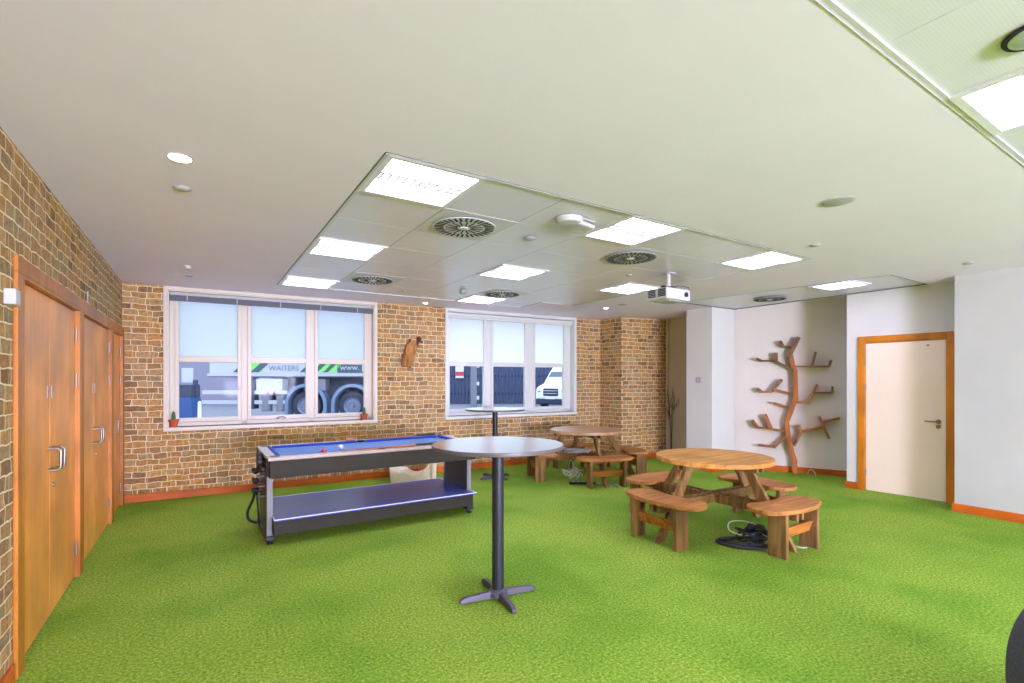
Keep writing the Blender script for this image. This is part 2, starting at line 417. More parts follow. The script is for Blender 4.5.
    def build(s, name, m, parent=None, bevel=0.0, smooth=False, seg=2):
        me = bpy.data.meshes.new(name); me.from_pydata(s.v, [], s.f)
        bm = bmesh.new(); bm.from_mesh(me)
        bmesh.ops.recalc_face_normals(bm, faces=bm.faces)
        bm.to_mesh(me); bm.free()
        me.materials.append(m)
        if smooth:
            for p in me.polygons: p.use_smooth = True
            me.set_sharp_from_angle(angle=R(38))
        o = bpy.data.objects.new(name, me); COL.objects.link(o)
        if parent: o.parent = parent
        if bevel:
            b = o.modifiers.new('bevel', 'BEVEL'); b.width = bevel; b.segments = seg; b.limit_method = 'ANGLE'; b.angle_limit = R(40)
        return o

def curve_pts(ctrl, n=10):
    """Catmull-Rom through control points"""
    P = [Vector(c) for c in ctrl]; P = [P[0] * 2 - P[1]] + P + [P[-1] * 2 - P[-2]]
    out = []
    for i in range(1, len(P) - 2):
        for k in range(n):
            t = k / n; a, b, c, d = P[i - 1], P[i], P[i + 1], P[i + 2]
            out.append(0.5 * ((2 * b) + (c - a) * t + (2 * a - 5 * b + 4 * c - d) * t * t + (3 * b - a - 3 * c + d) * t ** 3))
    out.append(P[-2]); return out

def empty(name, loc=(0, 0, 0), rz=0.0):
    o = bpy.data.objects.new(name, None); COL.objects.link(o)
    o.location = loc; o.rotation_euler = (0, 0, rz); o.empty_display_size = 0.1
    return o

def tag(o, label, cat, group=None, kind=None):
    o['label'] = label; o['category'] = cat
    if group: o['group'] = group
    if kind: o['kind'] = kind
    return o

def struct(o, label=None):
    o['kind'] = 'structure'
    if label: o['label'] = label
    return o

def copy_tree(o, parent=None):
    c = o.copy(); COL.objects.link(c)
    if parent: c.parent = parent
    for ch in list(o.children): copy_tree(ch, c)
    return c

# ------------------------------------------------------------ room shell
XL = -0.7825                         # left wall face
floor = MB().box(-1.1, 9.4, YR - .2, 7.9, -0.12, 0).build('floor', M['grass']); struct(floor, 'bright green artificial turf floor')
ANG_B = math.atan2(7.30 - 7.62, 6.65 + 0.7825)
BL = math.hypot(7.30 - 7.62, 6.65 + 0.7825)

def framed(name, ox, oy, ang): return dict(loc=(ox, oy, 0), rz=ang, name=name)

def wall_obj(name, ox, oy, ang, boxes, m, label=None):
    """boxes (s0, s1, z0, z1) along the wall, thickness behind local y = 0"""
    mb = MB()
    for b in boxes:
        t = b[4] if len(b) > 4 else 0.28
        mb.box(b[0], b[1], 0, t, b[2], b[3])
    o = mb.build(name, m); o.location = (ox, oy, 0); o.rotation_euler = (0, 0, ang)
    return struct(o, label)

W1 = (0.455, 3.045); W2 = (4.245, 6.83); WZ = (0.90, 2.64)
wall_obj('wall_back', XL, 7.62, ANG_B, [
    (-0.3, W1[0], 0, 2.9), (W1[1], W2[0], 0, 2.9), (W2[1], BL + 0.12, 0, 2.9),
    (W1[0], W1[1], 0, WZ[0]), (W1[0], W1[1], WZ[1], 2.9), (W2[0], W2[1], 0, WZ[0]), (W2[0], W2[1], WZ[1], 2.9)], M['brick'],
    'back wall papered in stone brick pattern around the windows')
# left wall: local x = world y; openings for the doors
ANG_L = PI / 2
LD = [(3.50, 4.985), (5.075, 6.62), (6.70, 7.52)]     # door openings along y
DTOP = 2.045
wall_obj('wall_left', XL, 0, ANG_L, [
    (YR - .2, LD[0][0], 0, 2.9), (LD[0][1], LD[1][0], 0, DTOP), (LD[1][1], LD[2][0], 0, DTOP), (LD[2][1], 7.9, 0, 2.9),
    (LD[0][0], LD[2][1], DTOP, 2.9)], M['brick'], 'left wall papered in stone brick pattern above wooden doors')
# brick pier in the far corner
a = math.atan2(6.56 - 6.70, 7.735 - 6.70)
mb = MB().prism([(0, 0), (math.hypot(1.035, .14), 0), (math.hypot(1.035, .14), 1.3), (0.02, 1.3)], 0, 2.9)
pier = mb.build('wall_pier', M['brick']); pier.location = (6.70, 6.72, 0); pier.rotation_euler = (0, 0, a); struct(pier, 'brick patterned pier in the far corner')
# side face of the pier gets its own paper running sideways
mb = MB().box(0, 0.90, 0.0, 0.018, 0, 2.9)
ps = mb.build('wall_pier_side', M['brick']); ps.location = (6.68, 7.62, 0); ps.rotation_euler = (0, 0, -PI / 2); struct(ps, 'narrow side of the brick pier facing the window')
mb = MB().box(7.735, 7.9, 5.30, 6.60, 0, 2.9); w = mb.build('wall_beige', M['beige_wall']); struct(w, 'beige painted wall beside the brick pier')
mb = MB().box(7.04, 7.64, 5.05, 5.55, 0, 2.9); w = mb.build('wall_pillar', M['white_wall'], bevel=0.004); struct(w, 'square white pillar before the alcove')
# alcove: slanted wall
ALA = (7.746, 5.127); ANG_A = math.atan2(3.703 - 5.127, 8.489 - 7.746); ALEN = 1.606
wall_obj('wall_alcove', ALA[0], ALA[1], ANG_A, [(-0.25, ALEN + 0.3, 0, 3.15, 0.12)], M['warm_wall'], 'warm white alcove wall carrying the tree shelf')
mb = MB().box(7.70, 9.2, 3.12, 3.32, 0, 3.2); w = mb.build('wall_alcove_side', M['white_wall']); struct(w, 'return wall at the near end of the alcove')
# wall with white door
DWA = (7.64, 3.335); ANG_D = math.atan2(2.2 - 3.335, 7.72 - 7.64)
wall_obj('wall_door_side', DWA[0], DWA[1], ANG_D, [(0, 0.20, 0, 2.9, 0.2), (1.09, 1.6, 0, 2.9, 0.2), (0.20, 1.09, 2.03, 2.9, 0.2)], M['white_wall'], 'white wall around the cream door')
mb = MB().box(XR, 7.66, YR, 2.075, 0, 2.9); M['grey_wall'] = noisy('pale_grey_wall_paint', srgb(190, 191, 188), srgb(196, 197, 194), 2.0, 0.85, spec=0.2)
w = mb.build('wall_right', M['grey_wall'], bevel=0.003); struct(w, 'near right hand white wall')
mb = MB().box(-1.1, 7.7, YR - 0.2, YR, 0, 2.9); w = mb.build('wall_rear', M['white_wall']); struct(w, 'white wall behind the viewer')

def added_window_frame(n, loc, rz, label):  # made-up frames on solid wall, set round the added fill lamps
    r = empty('window_%d' % n, loc, rz); struct(r, label)
    mb = MB(); w, h, t = 1.35, .88, .06
    mb.box(-w - t, -w, -.04, .04, -h - t, h + t).box(w, w + t, -.04, .04, -h - t, h + t).box(-w, w, -.04, .04, -h - t, -h).box(-w, w, -.04, .04, h, h + t)
    mb.build('window_frame', M['window_white'], r)
added_window_frame(3, (0.9, YR + .0, 1.55), 0, 'unseen window frame added behind the viewer on the left')
added_window_frame(4, (4.6, YR + .0, 1.55), 0, 'unseen window frame added behind the viewer on the right')
added_window_frame(5, (XR - .0, -3.6, 1.55), R(90), 'unseen window frame added to the right of the viewer')

# ------------------------------------------------------------ ceiling
T = 0.60
F1 = (0.84, 2.54)                    # tile field over the pool table, 7 x 7
F2 = (0.86, -1.62)                   # perforated tile field towards the viewer, 6 x 4 (ends y = .78)
ST = [(6.60, 2.43), (7.635, 2.43), (7.635, 5.04), (6.20, 5.04)]
def ceiling_plane():
    mb = MB(); zt = H + 0.12
    hole1 = (F1[0], F1[0] + 7 * T, F1[1], F1[1] + 7 * T)
    hole2 = (F2[0], F2[0] + 10 * T, F2[1], F2[1] + 4 * T)
    X0, X1, Y0, Y1 = -1.0, 9.3, YR - 0.1, 7.9
    mb.box(X0, X1, Y0, hole2[2], H, zt); mb.box(X0, hole2[0], hole2[2], hole2[3], H, zt); mb.box(hole2[1], X1, hole2[2], hole2[3], H, zt)
    mb.box(X0, X1, hole2[3], 2.43, H, zt)
    mb.box(X0, hole1[0], 2.43, hole1[3], H, zt)
    mb.box(hole1[0], 6.10, 2.43, hole1[2], H, zt)
    mb.box(hole1[1], 6.10, hole1[2], hole1[3], H, zt)
    mb.box(hole1[1] - T, hole1[1], hole1[3] - T, hole1[3], H, zt)
    mb.box(X0, 6.10, hole1[3], Y1, H, zt)
    mb.box(6.10, X1, 5.04, Y1, H, zt)
    mb.prism([(6.10, 2.43), ST[0], ST[3], (6.10, 5.04)], H, zt)
    return mb.build('ceiling', M['ceiling'])
struct(ceiling_plane(), 'plain painted ceiling')
mb = MB().box(-1.1, 9.4, YR - 0.2, 8.0, 2.92, 3.0); 
o = mb.build('ceiling_void', M['dark']); struct(o, 'dark void above the tiles')
mb = MB().box(7.66, 9.3, 3.3, 5.6, 2.86, 2.90); o = mb.build('ceiling_alcove', M['ceiling']); struct(o, 'higher ceiling inside the alcove')

LIGHTS1 = {(0, 0), (0, 3), (0, 6), (3, 0), (3, 3), (4, 6), (6, 0), (6, 3)}
def tiles(name, org, nx, ny, skip, m, label, z=H + 0.006):
    mb = MB(); g = MB()
    for i in range(nx):
        for j in range(ny):
            if (i, j) in skip: continue
            x = org[0] + i * T; y = org[1] + j * T; e = 0.0025
            mb.box(x + e, x + T - e, y + e, y + T - e, z, z + 0.02)
    o = mb.build(name, m, bevel=0.002, seg=1); struct(o, label)
    return o
notch = {(6, 6)}
tiles('ceiling_tiles', F1, 7, 7, LIGHTS1 | notch, M['tile'], 'satin white metal ceiling tiles')
LIGHTS2 = {(3, 3), (3, 0)}
tiles('ceiling_perforated_tiles', F2, 10, 4, LIGHTS2, M['perf'], 'perforated metal ceiling tiles near the viewer')
# edge trims round the tile fields
def edge_trim(name, pts, w=0.022, m=None, z0=H - 0.003, z1=H + 0.03, closed=True, label=None):
    mb = MB(); n = len(pts)
    for i in range(n if closed else n - 1):
        a = Vector((*pts[i], (z0 + z1) / 2)); b = Vector((*pts[(i + 1) % n], (z0 + z1) / 2))
        mb.beam(a, b, w, z1 - z0)
    o = mb.build(name, m or M['trim_white']); return struct(o, label)
x0, y0 = F1; x1, y1 = F1[0] + 7 * T, F1[1] + 7 * T
edge_trim('trim_1', [(x0, y0), (x1, y0), (x1, y1 - T), (x1 - T, y1 - T), (x1 - T, y1), (x0, y1)], label='metal edge trim round the main tile field')
edge_trim('trim_2', [(x0 - .016, y0 - .016), (x1 + .016, y0 - .016), (x1 + .016, y1 - T + .016), (x1 - T + .016, y1 - T + .016), (x1 - T + .016, y1 + .016), (x0 - .016, y1 + .016)], 0.008, M['grid'], H - 0.0015, H + .02, label='shadow gap round the main tile field')
xa, ya = F2; xb, yb = F2[0] + 10 * T, F2[1] + 4 * T
edge_trim('trim_3', [(xa, ya), (xb, ya), (xb, yb), (xa, yb)], 0.014, z0=H - .0005, label='metal edge trim round the near tile field')
edge_trim('trim_4', [(xa - .02, ya - .02), (xb + .02, ya - .02), (xb + .02, yb + .02), (xa - .02, yb + .02)], 0.004, M['trim_grey'], H - 0.0015, H + .02, label='shadow gap round the near tile field')
# strip of tiles before the alcove
o = MB().prism(ST, H + 0.012, H + 0.03).build('ceiling_strip', M['tile']); struct(o, 'strip of metal tiles before the alcove')
edge_trim('trim_5', ST, 0.012, M['grid'], H - 0.002, H + .012, label='shadow gap round the strip of tiles')

# ------------------------------------------------------------ skirting boards
def skirting(name, p0, p1, label, h=0.095, t=0.018):
    a = math.atan2(p1[1] - p0[1], p1[0] - p0[0]); L = math.hypot(p1[0] - p0[0], p1[1] - p0[1])
    o = MB().box(0, L, -t, 0.0, 0, h).build(name, M['skirting'], bevel=0.004)
    o.location = (p0[0], p0[1], 0); o.rotation_euler = (0, 0, a); return struct(o, label)
skirting('baseboard_back', (XL + 0.02, 7.618), (6.67, 7.298), 'orange skirting board under the windows')
skirting('baseboard_left', (XL, YR + .01), (XL, 3.375), 'orange skirting board near the viewer')
skirting('baseboard_pier', (6.70, 6.715), (7.735, 6.575), 'orange skirting board on the brick pier')
skirting('baseboard_pier_side', (6.68, 7.3), (6.68, 6.72), 'orange skirting board on the side of the pier')
d = (math.cos(ANG_A), math.sin(ANG_A))
skirting('baseboard_alcove', ALA, (ALA[0] + d[0] * ALEN, ALA[1] + d[1] * ALEN), 'orange skirting board behind the tree shelf')
dd = (math.cos(ANG_D), math.sin(ANG_D))
skirting('baseboard_door_side', (DWA[0] - dd[0] * .02, DWA[1] - dd[1] * .02 + 0.0), (DWA[0] + dd[0] * .135, DWA[1] + dd[1] * .135), 'short orange skirting board left of the cream door')
skirting('baseboard_right', (XR, 2.095), (XR, YR + .01), 'orange skirting board on the near right wall')
mbp = MB().box(7.05, 7.63, 5.03, 5.048, 0, 0.095); mbp.box(7.022, 7.038, 5.03, 5.55, 0, 0.095)
o = mbp.build('baseboard_pillar', M['skirting']); struct(o, 'orange skirting board on the pillar')

# ------------------------------------------------------------ windows
def window(idx, s0, s1, panes, label, wm, blind):
    root = empty('window_%d' % idx, (XL, 7.62, 0), ANG_B); struct(root, label)
    z0, z1 = WZ
    # architrave on the wall face
    mb = MB(); t = 0.045
    mb.box(s0 - t, s0, -0.018, 0.10, z0 - 0.045, H - .001).box(s1, s1 + t, -0.018, 0.10, z0 - 0.045, H - .001)
    mb.box(s0, s1, -0.018, 0.10, z1, H - .001)
    mb.build('window_trim', wm, root, bevel=0.004)
    MB().box(s0 - t, s1 + t, -0.035, 0.14, z0 - 0.05, z0).build('window_sill', wm, root, bevel=0.006)
    # reveal lining
    mb = MB(); mb.box(s0, s0 + 0.012, 0.0, 0.12, z0, z1).box(s1 - 0.012, s1, 0.0, 0.12, z0, z1).box(s0, s1, 0, 0.12, z1 - 0.012, z1)
    mb.build('window_lining', wm, root)
    # fixed outer frame and posts
    mb = MB(); yf0, yf1 = 0.115, 0.19
    mb.box(s0, panes[0][0] - 0.045, yf0, yf1, z0, z1); mb.box(panes[-1][1] + 0.045, s1, yf0, yf1, z0, z1)
    for k in range(2):
        mb.box(panes[k][1] + 0.045, panes[k + 1][0] - 0.045, yf0, yf1, z0, z1)
    mb.box(s0, s1, yf0, yf1, z0, z0 + 0.05); mb.box(s0, s1, yf0, yf1, z1 - 0.05, z1)
    mb.build('window_frame', wm, root, bevel=0.004)
    for (a, b) in panes:
        mb = MB(); w = 0.045; ya, yb = 0.10, 0.165
        zb = z0 + 0.055; zt = z1 - 0.055
        mb.box(a - w, a, ya, yb, zb, zt).box(b, b + w, ya, yb, zb, zt)
        mb.box(a, b, ya, yb, zb, 1.005); mb.box(a, b, ya, yb, zt - 0.035, zt)
        mb.box(a, b, ya, yb, 1.735, 1.812)
        c = mb.build('casement', wm, root, bevel=0.005)
        MB().box(a, b, 0.130, 0.136, 1.005, 1.735).build('pane', M['glass'], c)
        p = MB().box(a, b, 0.130, 0.136, 1.812, zt - 0.035).build('frosted_pane', M['frost'] if idx == 1 else M['frost_lit'], c)
        p['label'] = 'frosted upper pane glowing with daylight'
    # handles
    if idx == 1:
        for s in (panes[0][1] + 0.02, panes[1][0] - 0.02):
            MB().box(s - .006, s + .006, 0.085, 0.10, 1.36, 1.42).build('window_catch', M['steel'], root)
        m_ = (panes[1][0] + panes[1][1]) / 2 + 0.03
        mb = MB().tube([(m_ - .05, 0.09, 0.965), (m_ - .03, .07, .985), (m_ + .02, .07, .985), (m_ + .05, .085, .965)], 0.009)
        mb.sphere((m_ - .055, .085, .965), .014).box(m_ + .03, m_ + .06, .08, .1, .95, .975)
        mb.build('window_stay', M['steel'], root, smooth=True)
    return root
P1 = [(0.565, 1.228), (1.391, 2.091), (2.253, 2.921)]
P2 = [(4.325, 4.958), (5.148, 5.798), (6.018, 6.659)]
window(1, W1[0], W1[1], P1, 'left hand cream window of three casements', M['window'], True)
window(2, W2[0], W2[1], P2, 'right hand white window of three casements', M['window_white'], True)

# gathered dark blind on window 1
b = empty('window_blind', (XL, 7.62, 0), ANG_B)
tag(b, 'raised dark grey blind gathered at the top of the left window', 'blind')
MB().box(W1[0] + .015, W1[1] - .015, 0.02, 0.085, 2.585, 2.625).build('head_rail', M['blind_rail'], b, bevel=0.004)
mb = MB()
for k in range(5): mb.box(W1[0] + .02, W1[1] - .02, 0.025, 0.08, 2.515 + k * .0145, 2.5275 + k * .0145)
mb.build('gathered_fabric', M['blind'], b, bevel=0.003)
for s in (0.66, 1.22, 1.75, 2.28, 2.8):
    MB().box(s - .006, s + .006, 0.018, 0.03, 2.512, 2.60).build('bracket', M['blind_rail'], b)
b = empty('window_blind', (XL, 7.62, 0), ANG_B)
tag(b, 'rolled up white blind at the top of the right window', 'blind')
MB().box(W2[0] + .015, W2[1] - .015, 0.02, 0.09, 2.565, 2.62).build('head_rail', M['window_white'], b, bevel=0.006)
MB().cyl((W2[0] + .03, .055, 2.55), (W2[1] - .03, .055, 2.55), 0.024).build('fabric_roll', M['window_white'], b, smooth=True)

# ------------------------------------------------------------ doors on the left wall
def left_door(idx, y0, y1, leaves, label, handles):
    root = empty('door_%d' % idx, (XL, y0, 0), ANG_L); struct(root, label)     # local x = +y, local -y faces the room
    W = y1 - y0; a = 0.085
    mb = MB()
    l = a if idx == 1 else 0.045; r = 0.045 if idx < 3 else 0.085
    mb.box(-l, 0.0, -0.02, 0.0, 0, DTOP).box(W, W + r, -0.02, 0.0, 0, DTOP).box(-l, W + r, -0.02, 0.0, DTOP, DTOP + a)
    mb.box(0, 0.03, -0.02, 0.12, 0, DTOP).box(W - 0.03, W, -0.02, 0.12, 0, DTOP).box(0.03, W - 0.03, -0.02, 0.12, DTOP - 0.02, DTOP)
    mb.build('door_frame', M['door_frame_dark'], root, bevel=0.004)
    MB().box(0.0, W, 0.058, 0.075, 0, DTOP).build('gap_backing', M['dark'], root)  # near-black sheet added behind the leaves to stop light and darken the gaps
    n = len(leaves)
    for k, (u0, u1) in enumerate(leaves):
        lf = MB().box(u0, u1, 0.012, 0.056, 0.012, DTOP - 0.024).build('door_leaf', M['door_wood'], root, bevel=0.002)
        hx = handles[k]
        mb = MB()
        mb.tube([(hx, 0.012, 1.07), (hx, -0.035, 1.07), (hx, -0.05, 1.055), (hx, -0.05, 0.95), (hx, -0.035, 0.935), (hx, 0.012, 0.935)], 0.0085, 10)
        mb.build('door_handle', M['steel'], lf, smooth=True)
        if k == n - 1 and n > 1:
            MB().cyl((hx + .03, 0.013, 0.825), (hx + .03, 0.003, 0.825), 0.016).build('lock_barrel', M['steel'], lf, smooth=True)
        MB().box(hx - .012, hx + .012, 0.008, 0.012, 1.385, 1.465).build('finger_plate', M['steel'], lf, bevel=0.001)
        hs = u1 + 0.004 if k == n - 1 else u0 - 0.004
        for z in (0.22, 1.5, 1.84) if k == n - 1 else (0.22, 1.5):
            MB().cyl((hs, 0.004, z - .05), (hs, 0.004, z + .05), 0.008, n=10).build('hinge', M['steel'], root, smooth=True)
y0, y1 = LD[0]
m_ = 4.209 - y0
left_door(1, y0, y1, [(0.033, m_ - .004), (m_ + .004, y1 - y0 - .033)], 'nearest pair of beech doors in the left wall', [m_ - .05, m_ + .05])
y0, y1 = LD[1]; m_ = 5.762 - y0
left_door(2, y0, y1, [(0.033, m_ - .004), (m_ + .004, y1 - y0 - .033)], 'middle pair of beech doors in the left wall', [m_ - .05, m_ + .05])
y0, y1 = LD[2]
left_door(3, y0, y1, [(0.033, y1 - y0 - .033)], 'single beech door by the far left corner', [0.09])

o = MB().box(XL + .0, XL + .045, 3.27, 3.345, 1.862, 1.938).build('switch_box', M['plastic'], bevel=0.005)
tag(o, 'small white box fixed beside the top of the nearest wooden doors', 'sensor')
o = MB().box(XL, XL + .006, 5.36, 5.395, 2.12, 2.24).build('wall_plate', M['grey_plastic'])
tag(o, 'thin grey upright plate on the brick wall above the wooden doors', 'plate')

# ------------------------------------------------------------ cream door on the right
root = empty('door_4', (DWA[0], DWA[1], 0), ANG_D); struct(root, 'cream door in an orange wooden frame')
mb = MB()
mb.box(0.135, 0.215, -0.022, 0, 0, 2.09).box(1.075, 1.155, -0.022, 0, 0, 2.09).box(0.215, 1.075, -0.022, 0, 2.015, 2.09)
mb.box(0.195, 0.222, -0.012, 0.12, 0, 2.015).box(1.068, 1.095, -0.012, 0.12, 0, 2.015).box(0.222, 1.068, -0.012, 0.12, 1.995, 2.03)
mb.build('door_frame', M['door_frame'], root, bevel=0.005)
lf = MB().box(0.226, 1.064, 0.0, 0.044, 0.01, 1.992).build('door_leaf', M['door_cream'], root, bevel=0.002)
mb = MB().cyl((0.995, 0.0, 0.985), (0.995, -0.010, 0.985), 0.026).cyl((0.995, -0.01, 0.985), (0.995, -0.05, 0.985), 0.010)
mb.tube([(0.995, -0.046, 0.985), (0.96, -0.052, 0.986), (0.87, -0.052, 0.987)], 0.009, 10)
mb.build('door_handle', M['bronze'], lf, smooth=True)
MB().cyl((0.995, 0.0, 0.925), (0.995, -0.010, 0.925), 0.026).build('keyhole_rose', M['bronze'], lf, smooth=True)
MB().box(0.88, 0.905, -0.006, 0.0, 1.925, 1.945).build('number_plate', M['bronze'], lf)
for z in (0.25, 1.4, 1.75):
    MB().cyl((0.224, -0.006, z - .05), (0.224, -0.006, z + .05), 0.007, n=10).build('hinge', M['steel'], root, smooth=True)

# ------------------------------------------------------------ ceiling fittings
def troffer(loc, label, rz=0.0, s=T, blades=11, group='fluorescent ceiling light panels', flat=False):
    r = empty('ceiling_light', (loc[0], loc[1], H), rz); tag(r, label, 'light', group)
    h = s / 2 - 0.003; i = h - 0.035
    mb = MB()
    for a in (-1, 1):
        zf = 0.011 if flat else 0.02
        mb.box(-h, h, min(a * i, a * h), max(a * i, a * h), -0.004, zf)
        mb.box(min(a * i, a * h), max(a * i, a * h), -i, i, -0.004, zf)
        if flat: continue
        mb.box(-i, i, min(a * i, a * (i + .004)), max(a * i, a * (i + .004)), 0.02, 0.075)
        mb.box(min(a * i, a * (i + .004)), max(a * i, a * (i + .004)), -i, i, 0.02, 0.075)
    mb.build('light_frame', M['louvre'], r)
    MB().box(-i, i, -i, i, 0.005 if flat else 0.066, 0.010 if flat else 0.075).build('light_diffuser', M['lamp'], r)
    mb = MB()
    if flat:
        for x in (-.08, .08): mb.box(x - .006, x + .006, -i, i, 0.0, 0.004)
        mb.build('louvre', M['blade'], r); return r
    for a in (-0.045, 0.03): mb.box(-i, i, a - .008, a + .008, 0.002, 0.03)
    for k in range(blades):
        x = -i + 2 * i * (k + .5) / blades; mb.box(x - .004, x + .004, -0.037, 0.10, 0.004, 0.03)
    mb.build('louvre', M['blade'], r)
    return r
def cell(org, i, j): return (org[0] + (i + .5) * T, org[1] + (j + .5) * T)
lab1 = {(0, 0): 'lit square louvred ceiling light nearest the viewer, above the pool table side',
        (0, 3): 'lit louvred ceiling light, middle one of the left row',
        (0, 6): 'lit louvred ceiling light close to the left window',
        (3, 0): 'lit louvred ceiling light beside the white ceiling access point',
        (3, 3): 'lit louvred ceiling light in the centre of the tile field',
        (4, 6): 'lit louvred ceiling light by the small far vent near the right window',
        (6, 0): 'lit louvred ceiling light at the right front corner of the tile field',
        (6, 3): 'lit louvred ceiling light just left of the projector'}
for c, l in lab1.items(): troffer(cell(F1, *c), l)
lab2 = {(3, 3): 'large lit ceiling light at the top right corner near the viewer', (3, 0): 'unseen ceiling light added behind the viewer'}  # the one behind the viewer is added for its light
for c, l in lab2.items(): troffer(cell(F2, *c), l)
troffer((6.80, 3.05), 'small lit ceiling light in the strip before the tree shelf', R(-3), 0.5, flat=True)

def vent(loc, label, plate=True, r=0.245):
    o = empty('ceiling_vent', (loc[0], loc[1], H), 0); tag(o, label, 'vent', 'round swirl ceiling vents')
    if plate: MB().box(-.2965, .2965, -.2965, .2965, 0.004, 0.012).build('vent_plate', M['trim_white'], o)
    MB().lathe([(r, -0.009), (r, -0.003)], n=40).build('vent_disc', M['grey_plastic'] if not plate else M['trim_white'], o, smooth=True)
    mb = MB()
    for k in range(16):
        a = 2 * PI * k / 16 + .1
        for (q0, q1, w, tw) in ((0.055, r * .60, .011, .10), (r * .66, r * .95, .015, .22)):
            c, s = math.cos(a), math.sin(a)
            if q0 > .1: 
                for da in (-.10, .10):
                    c2, s2 = math.cos(a + da), math.sin(a + da); c3, s3 = math.cos(a + da * .9), math.sin(a + da * .9)
                    mb.beam((q0 * c2, q0 * s2, -0.0105), (q1 * c3, q1 * s3, -0.0105), 0.016, 0.003)
            else:
                mb.beam((q0 * c, q0 * s, -0.0105), (q1 * c, q1 * s, -0.0105), w, 0.003)
    mb.build('vent_slots', M['slot'], o)
    MB().lathe([(0.03, -0.016), (0.035, -0.009)], n=20).build('vent_hub', M['trim_white'], o, smooth=True)
    return o
vent(cell(F1, 1, 1), 'round slotted vent in a white tile beside the nearest ceiling light')
vent(cell(F1, 1, 5), 'round slotted vent nearest the left window')
vent(cell(F1, 4, 5), 'small far slotted vent beside a light near the right window')
vent(cell(F1, 4, 1), 'grey slotted vent between the access point and the projector', False)
vent((7.06, 4.10), 'slotted vent in the strip above the tree shelf', False, 0.22)

def disc(name, loc, r, h, m, label, cat, rim=None, group=None):
    o = empty(name, (loc[0], loc[1], H)); tag(o, label, cat, group)
    MB().lathe([(r * .8, -h), (r, -h * .5), (r, 0.0)], n=28).build('body', m, o, smooth=True)
    if rim: MB().lathe([(r * 1.18, -h * .35), (r * 1.22, 0.0)], n=28).build('rim', rim, o, smooth=True)
    return o
disc('downlight', (-0.084, 3.18), 0.052, 0.008, M['lamp_small'], 'round lit downlight near the left wall', 'light', M['plastic'])
disc('downlight', (5.67, 6.06), 0.035, 0.008, M['lamp_small'], 'tiny lit downlight before the brick pier', 'light', M['plastic'])
disc('downlight', (2.95, 7.15), 0.035, 0.008, M['lamp_small'], 'tiny lit downlight between the two windows', 'light', M['plastic'])
disc('ceiling_rose', (-0.086, 3.674), 0.042, 0.012, M['plastic'], 'blank white disc behind the left downlight', 'ceiling fitting', M['grey_plastic'])
disc('sprinkler', (-0.092, 6.154), 0.03, 0.03, M['plastic'], 'little white sprinkler head near the left window, nearer of two fittings', 'sprinkler')
disc('ceiling_sensor', (-0.091, 6.676), 0.04, 0.012, M['grey_plastic'], 'flat grey disc close to the left window ceiling edge', 'sensor')
disc('ceiling_rose', (2.339, 3.412), 0.045, 0.012, M['plastic'], 'blank white disc in the tile behind the access point', 'ceiling fitting', M['grey_plastic'])
disc('ceiling_sensor', (2.953, 5.877), 0.045, 0.05, M['sensor'], 'green grey domed sensor near the far ceiling light', 'sensor')
disc('ceiling_sensor', (2.309, 6.346), 0.03, 0.01, M['grey_plastic'], 'tiny grey disc between the far vents', 'sensor')
disc('ceiling_sensor', (4.10, 4.008), 0.035, 0.012, M['grey_plastic'], 'small grey disc beyond the grey slotted vent', 'sensor')
disc('ceiling_sensor', (5.60, 5.60), 0.075, 0.012, M['grey_plastic'], 'flat grey round plate before the brick pier', 'sensor')
disc('ceiling_sensor', (4.575, 2.25), 0.04, 0.012, M['grey_plastic'], 'small grey disc on the plain ceiling right of the speaker', 'sensor')
disc('ceiling_sensor', (6.59, 1.766), 0.045, 0.012, M['grey_plastic'], 'small disc on the ceiling above the near right wall', 'sensor')
disc('ceiling_speaker', (3.584, 1.623), 0.085, 0.008, M['grey_plastic'], 'round grey speaker grille in the plain ceiling', 'speaker', M['plastic'])
disc('ceiling_dome', (2.43, 0.465), 0.078, 0.014, mat('pale_blue_dome', srgb(190, 205, 220), 0.2), 'pale bluish dome at the top right corner of the photo', 'sensor', M['slot'])

# wireless access point
o = empty('access_point', (2.34, 2.86, H), R(12)); tag(o, 'white ceiling access point with a boxy arm next to a ceiling light', 'access point')
MB().lathe([(0.05, -0.045), (0.09, -0.038), (0.105, -0.015), (0.105, 0.0)], (-0.04, 0.0, 0), 32).build('dome', M['plastic'], o, smooth=True)
MB().box(-0.02, 0.19, -0.075, 0.03, -0.045, -0.012).build('housing', M['plastic'], o, bevel=0.014, seg=3)
MB().box(-0.06, 0.15, -0.10, 0.06, -0.012, 0.0).build('base_plate', M['grey_plastic'], o, bevel=0.003)

# projector on its pole
o = empty('projector', (4.40, 3.71, H), -YAW + R(34)); tag(o, 'white projector hanging from the ceiling on a short pole', 'projector')
MB().box(-.06, .06, -.06, .06, -0.012, 0).build('ceiling_plate', M['plastic'], o, bevel=0.003)
MB().cyl((0, 0, -.012), (0, 0, -.15), 0.024, n=16).build('pole', M['plastic'], o, smooth=True)
mb = MB().box(-.10, .12, -.015, .015, -.162, -.15).box(-.10, -.085, -.02, .02, -.19, -.15).box(.105, .12, -.02, .02, -.19, -.15)
mb.tube([(-.02, -.06, -.16), (.05, -.11, -.155), (.2, -.12, -.16), (.21, -.11, -.20), (.16, -.13, -.24)], .004, 6)
mb.build('bracket', M['black'], o)
body = MB().box(-.20, .20, -.14, .14, -.315, -.19).build('body', M['plastic'], o, bevel=0.014, seg=3)
mb = MB()
for x in (-.075, .06):
    for k in range(5): mb.box(-.2025, -.199, x - .05, x + .05, -.285 + k * .017, -.273 + k * .017)
mb.build('vent_grille', M['slot'], body)
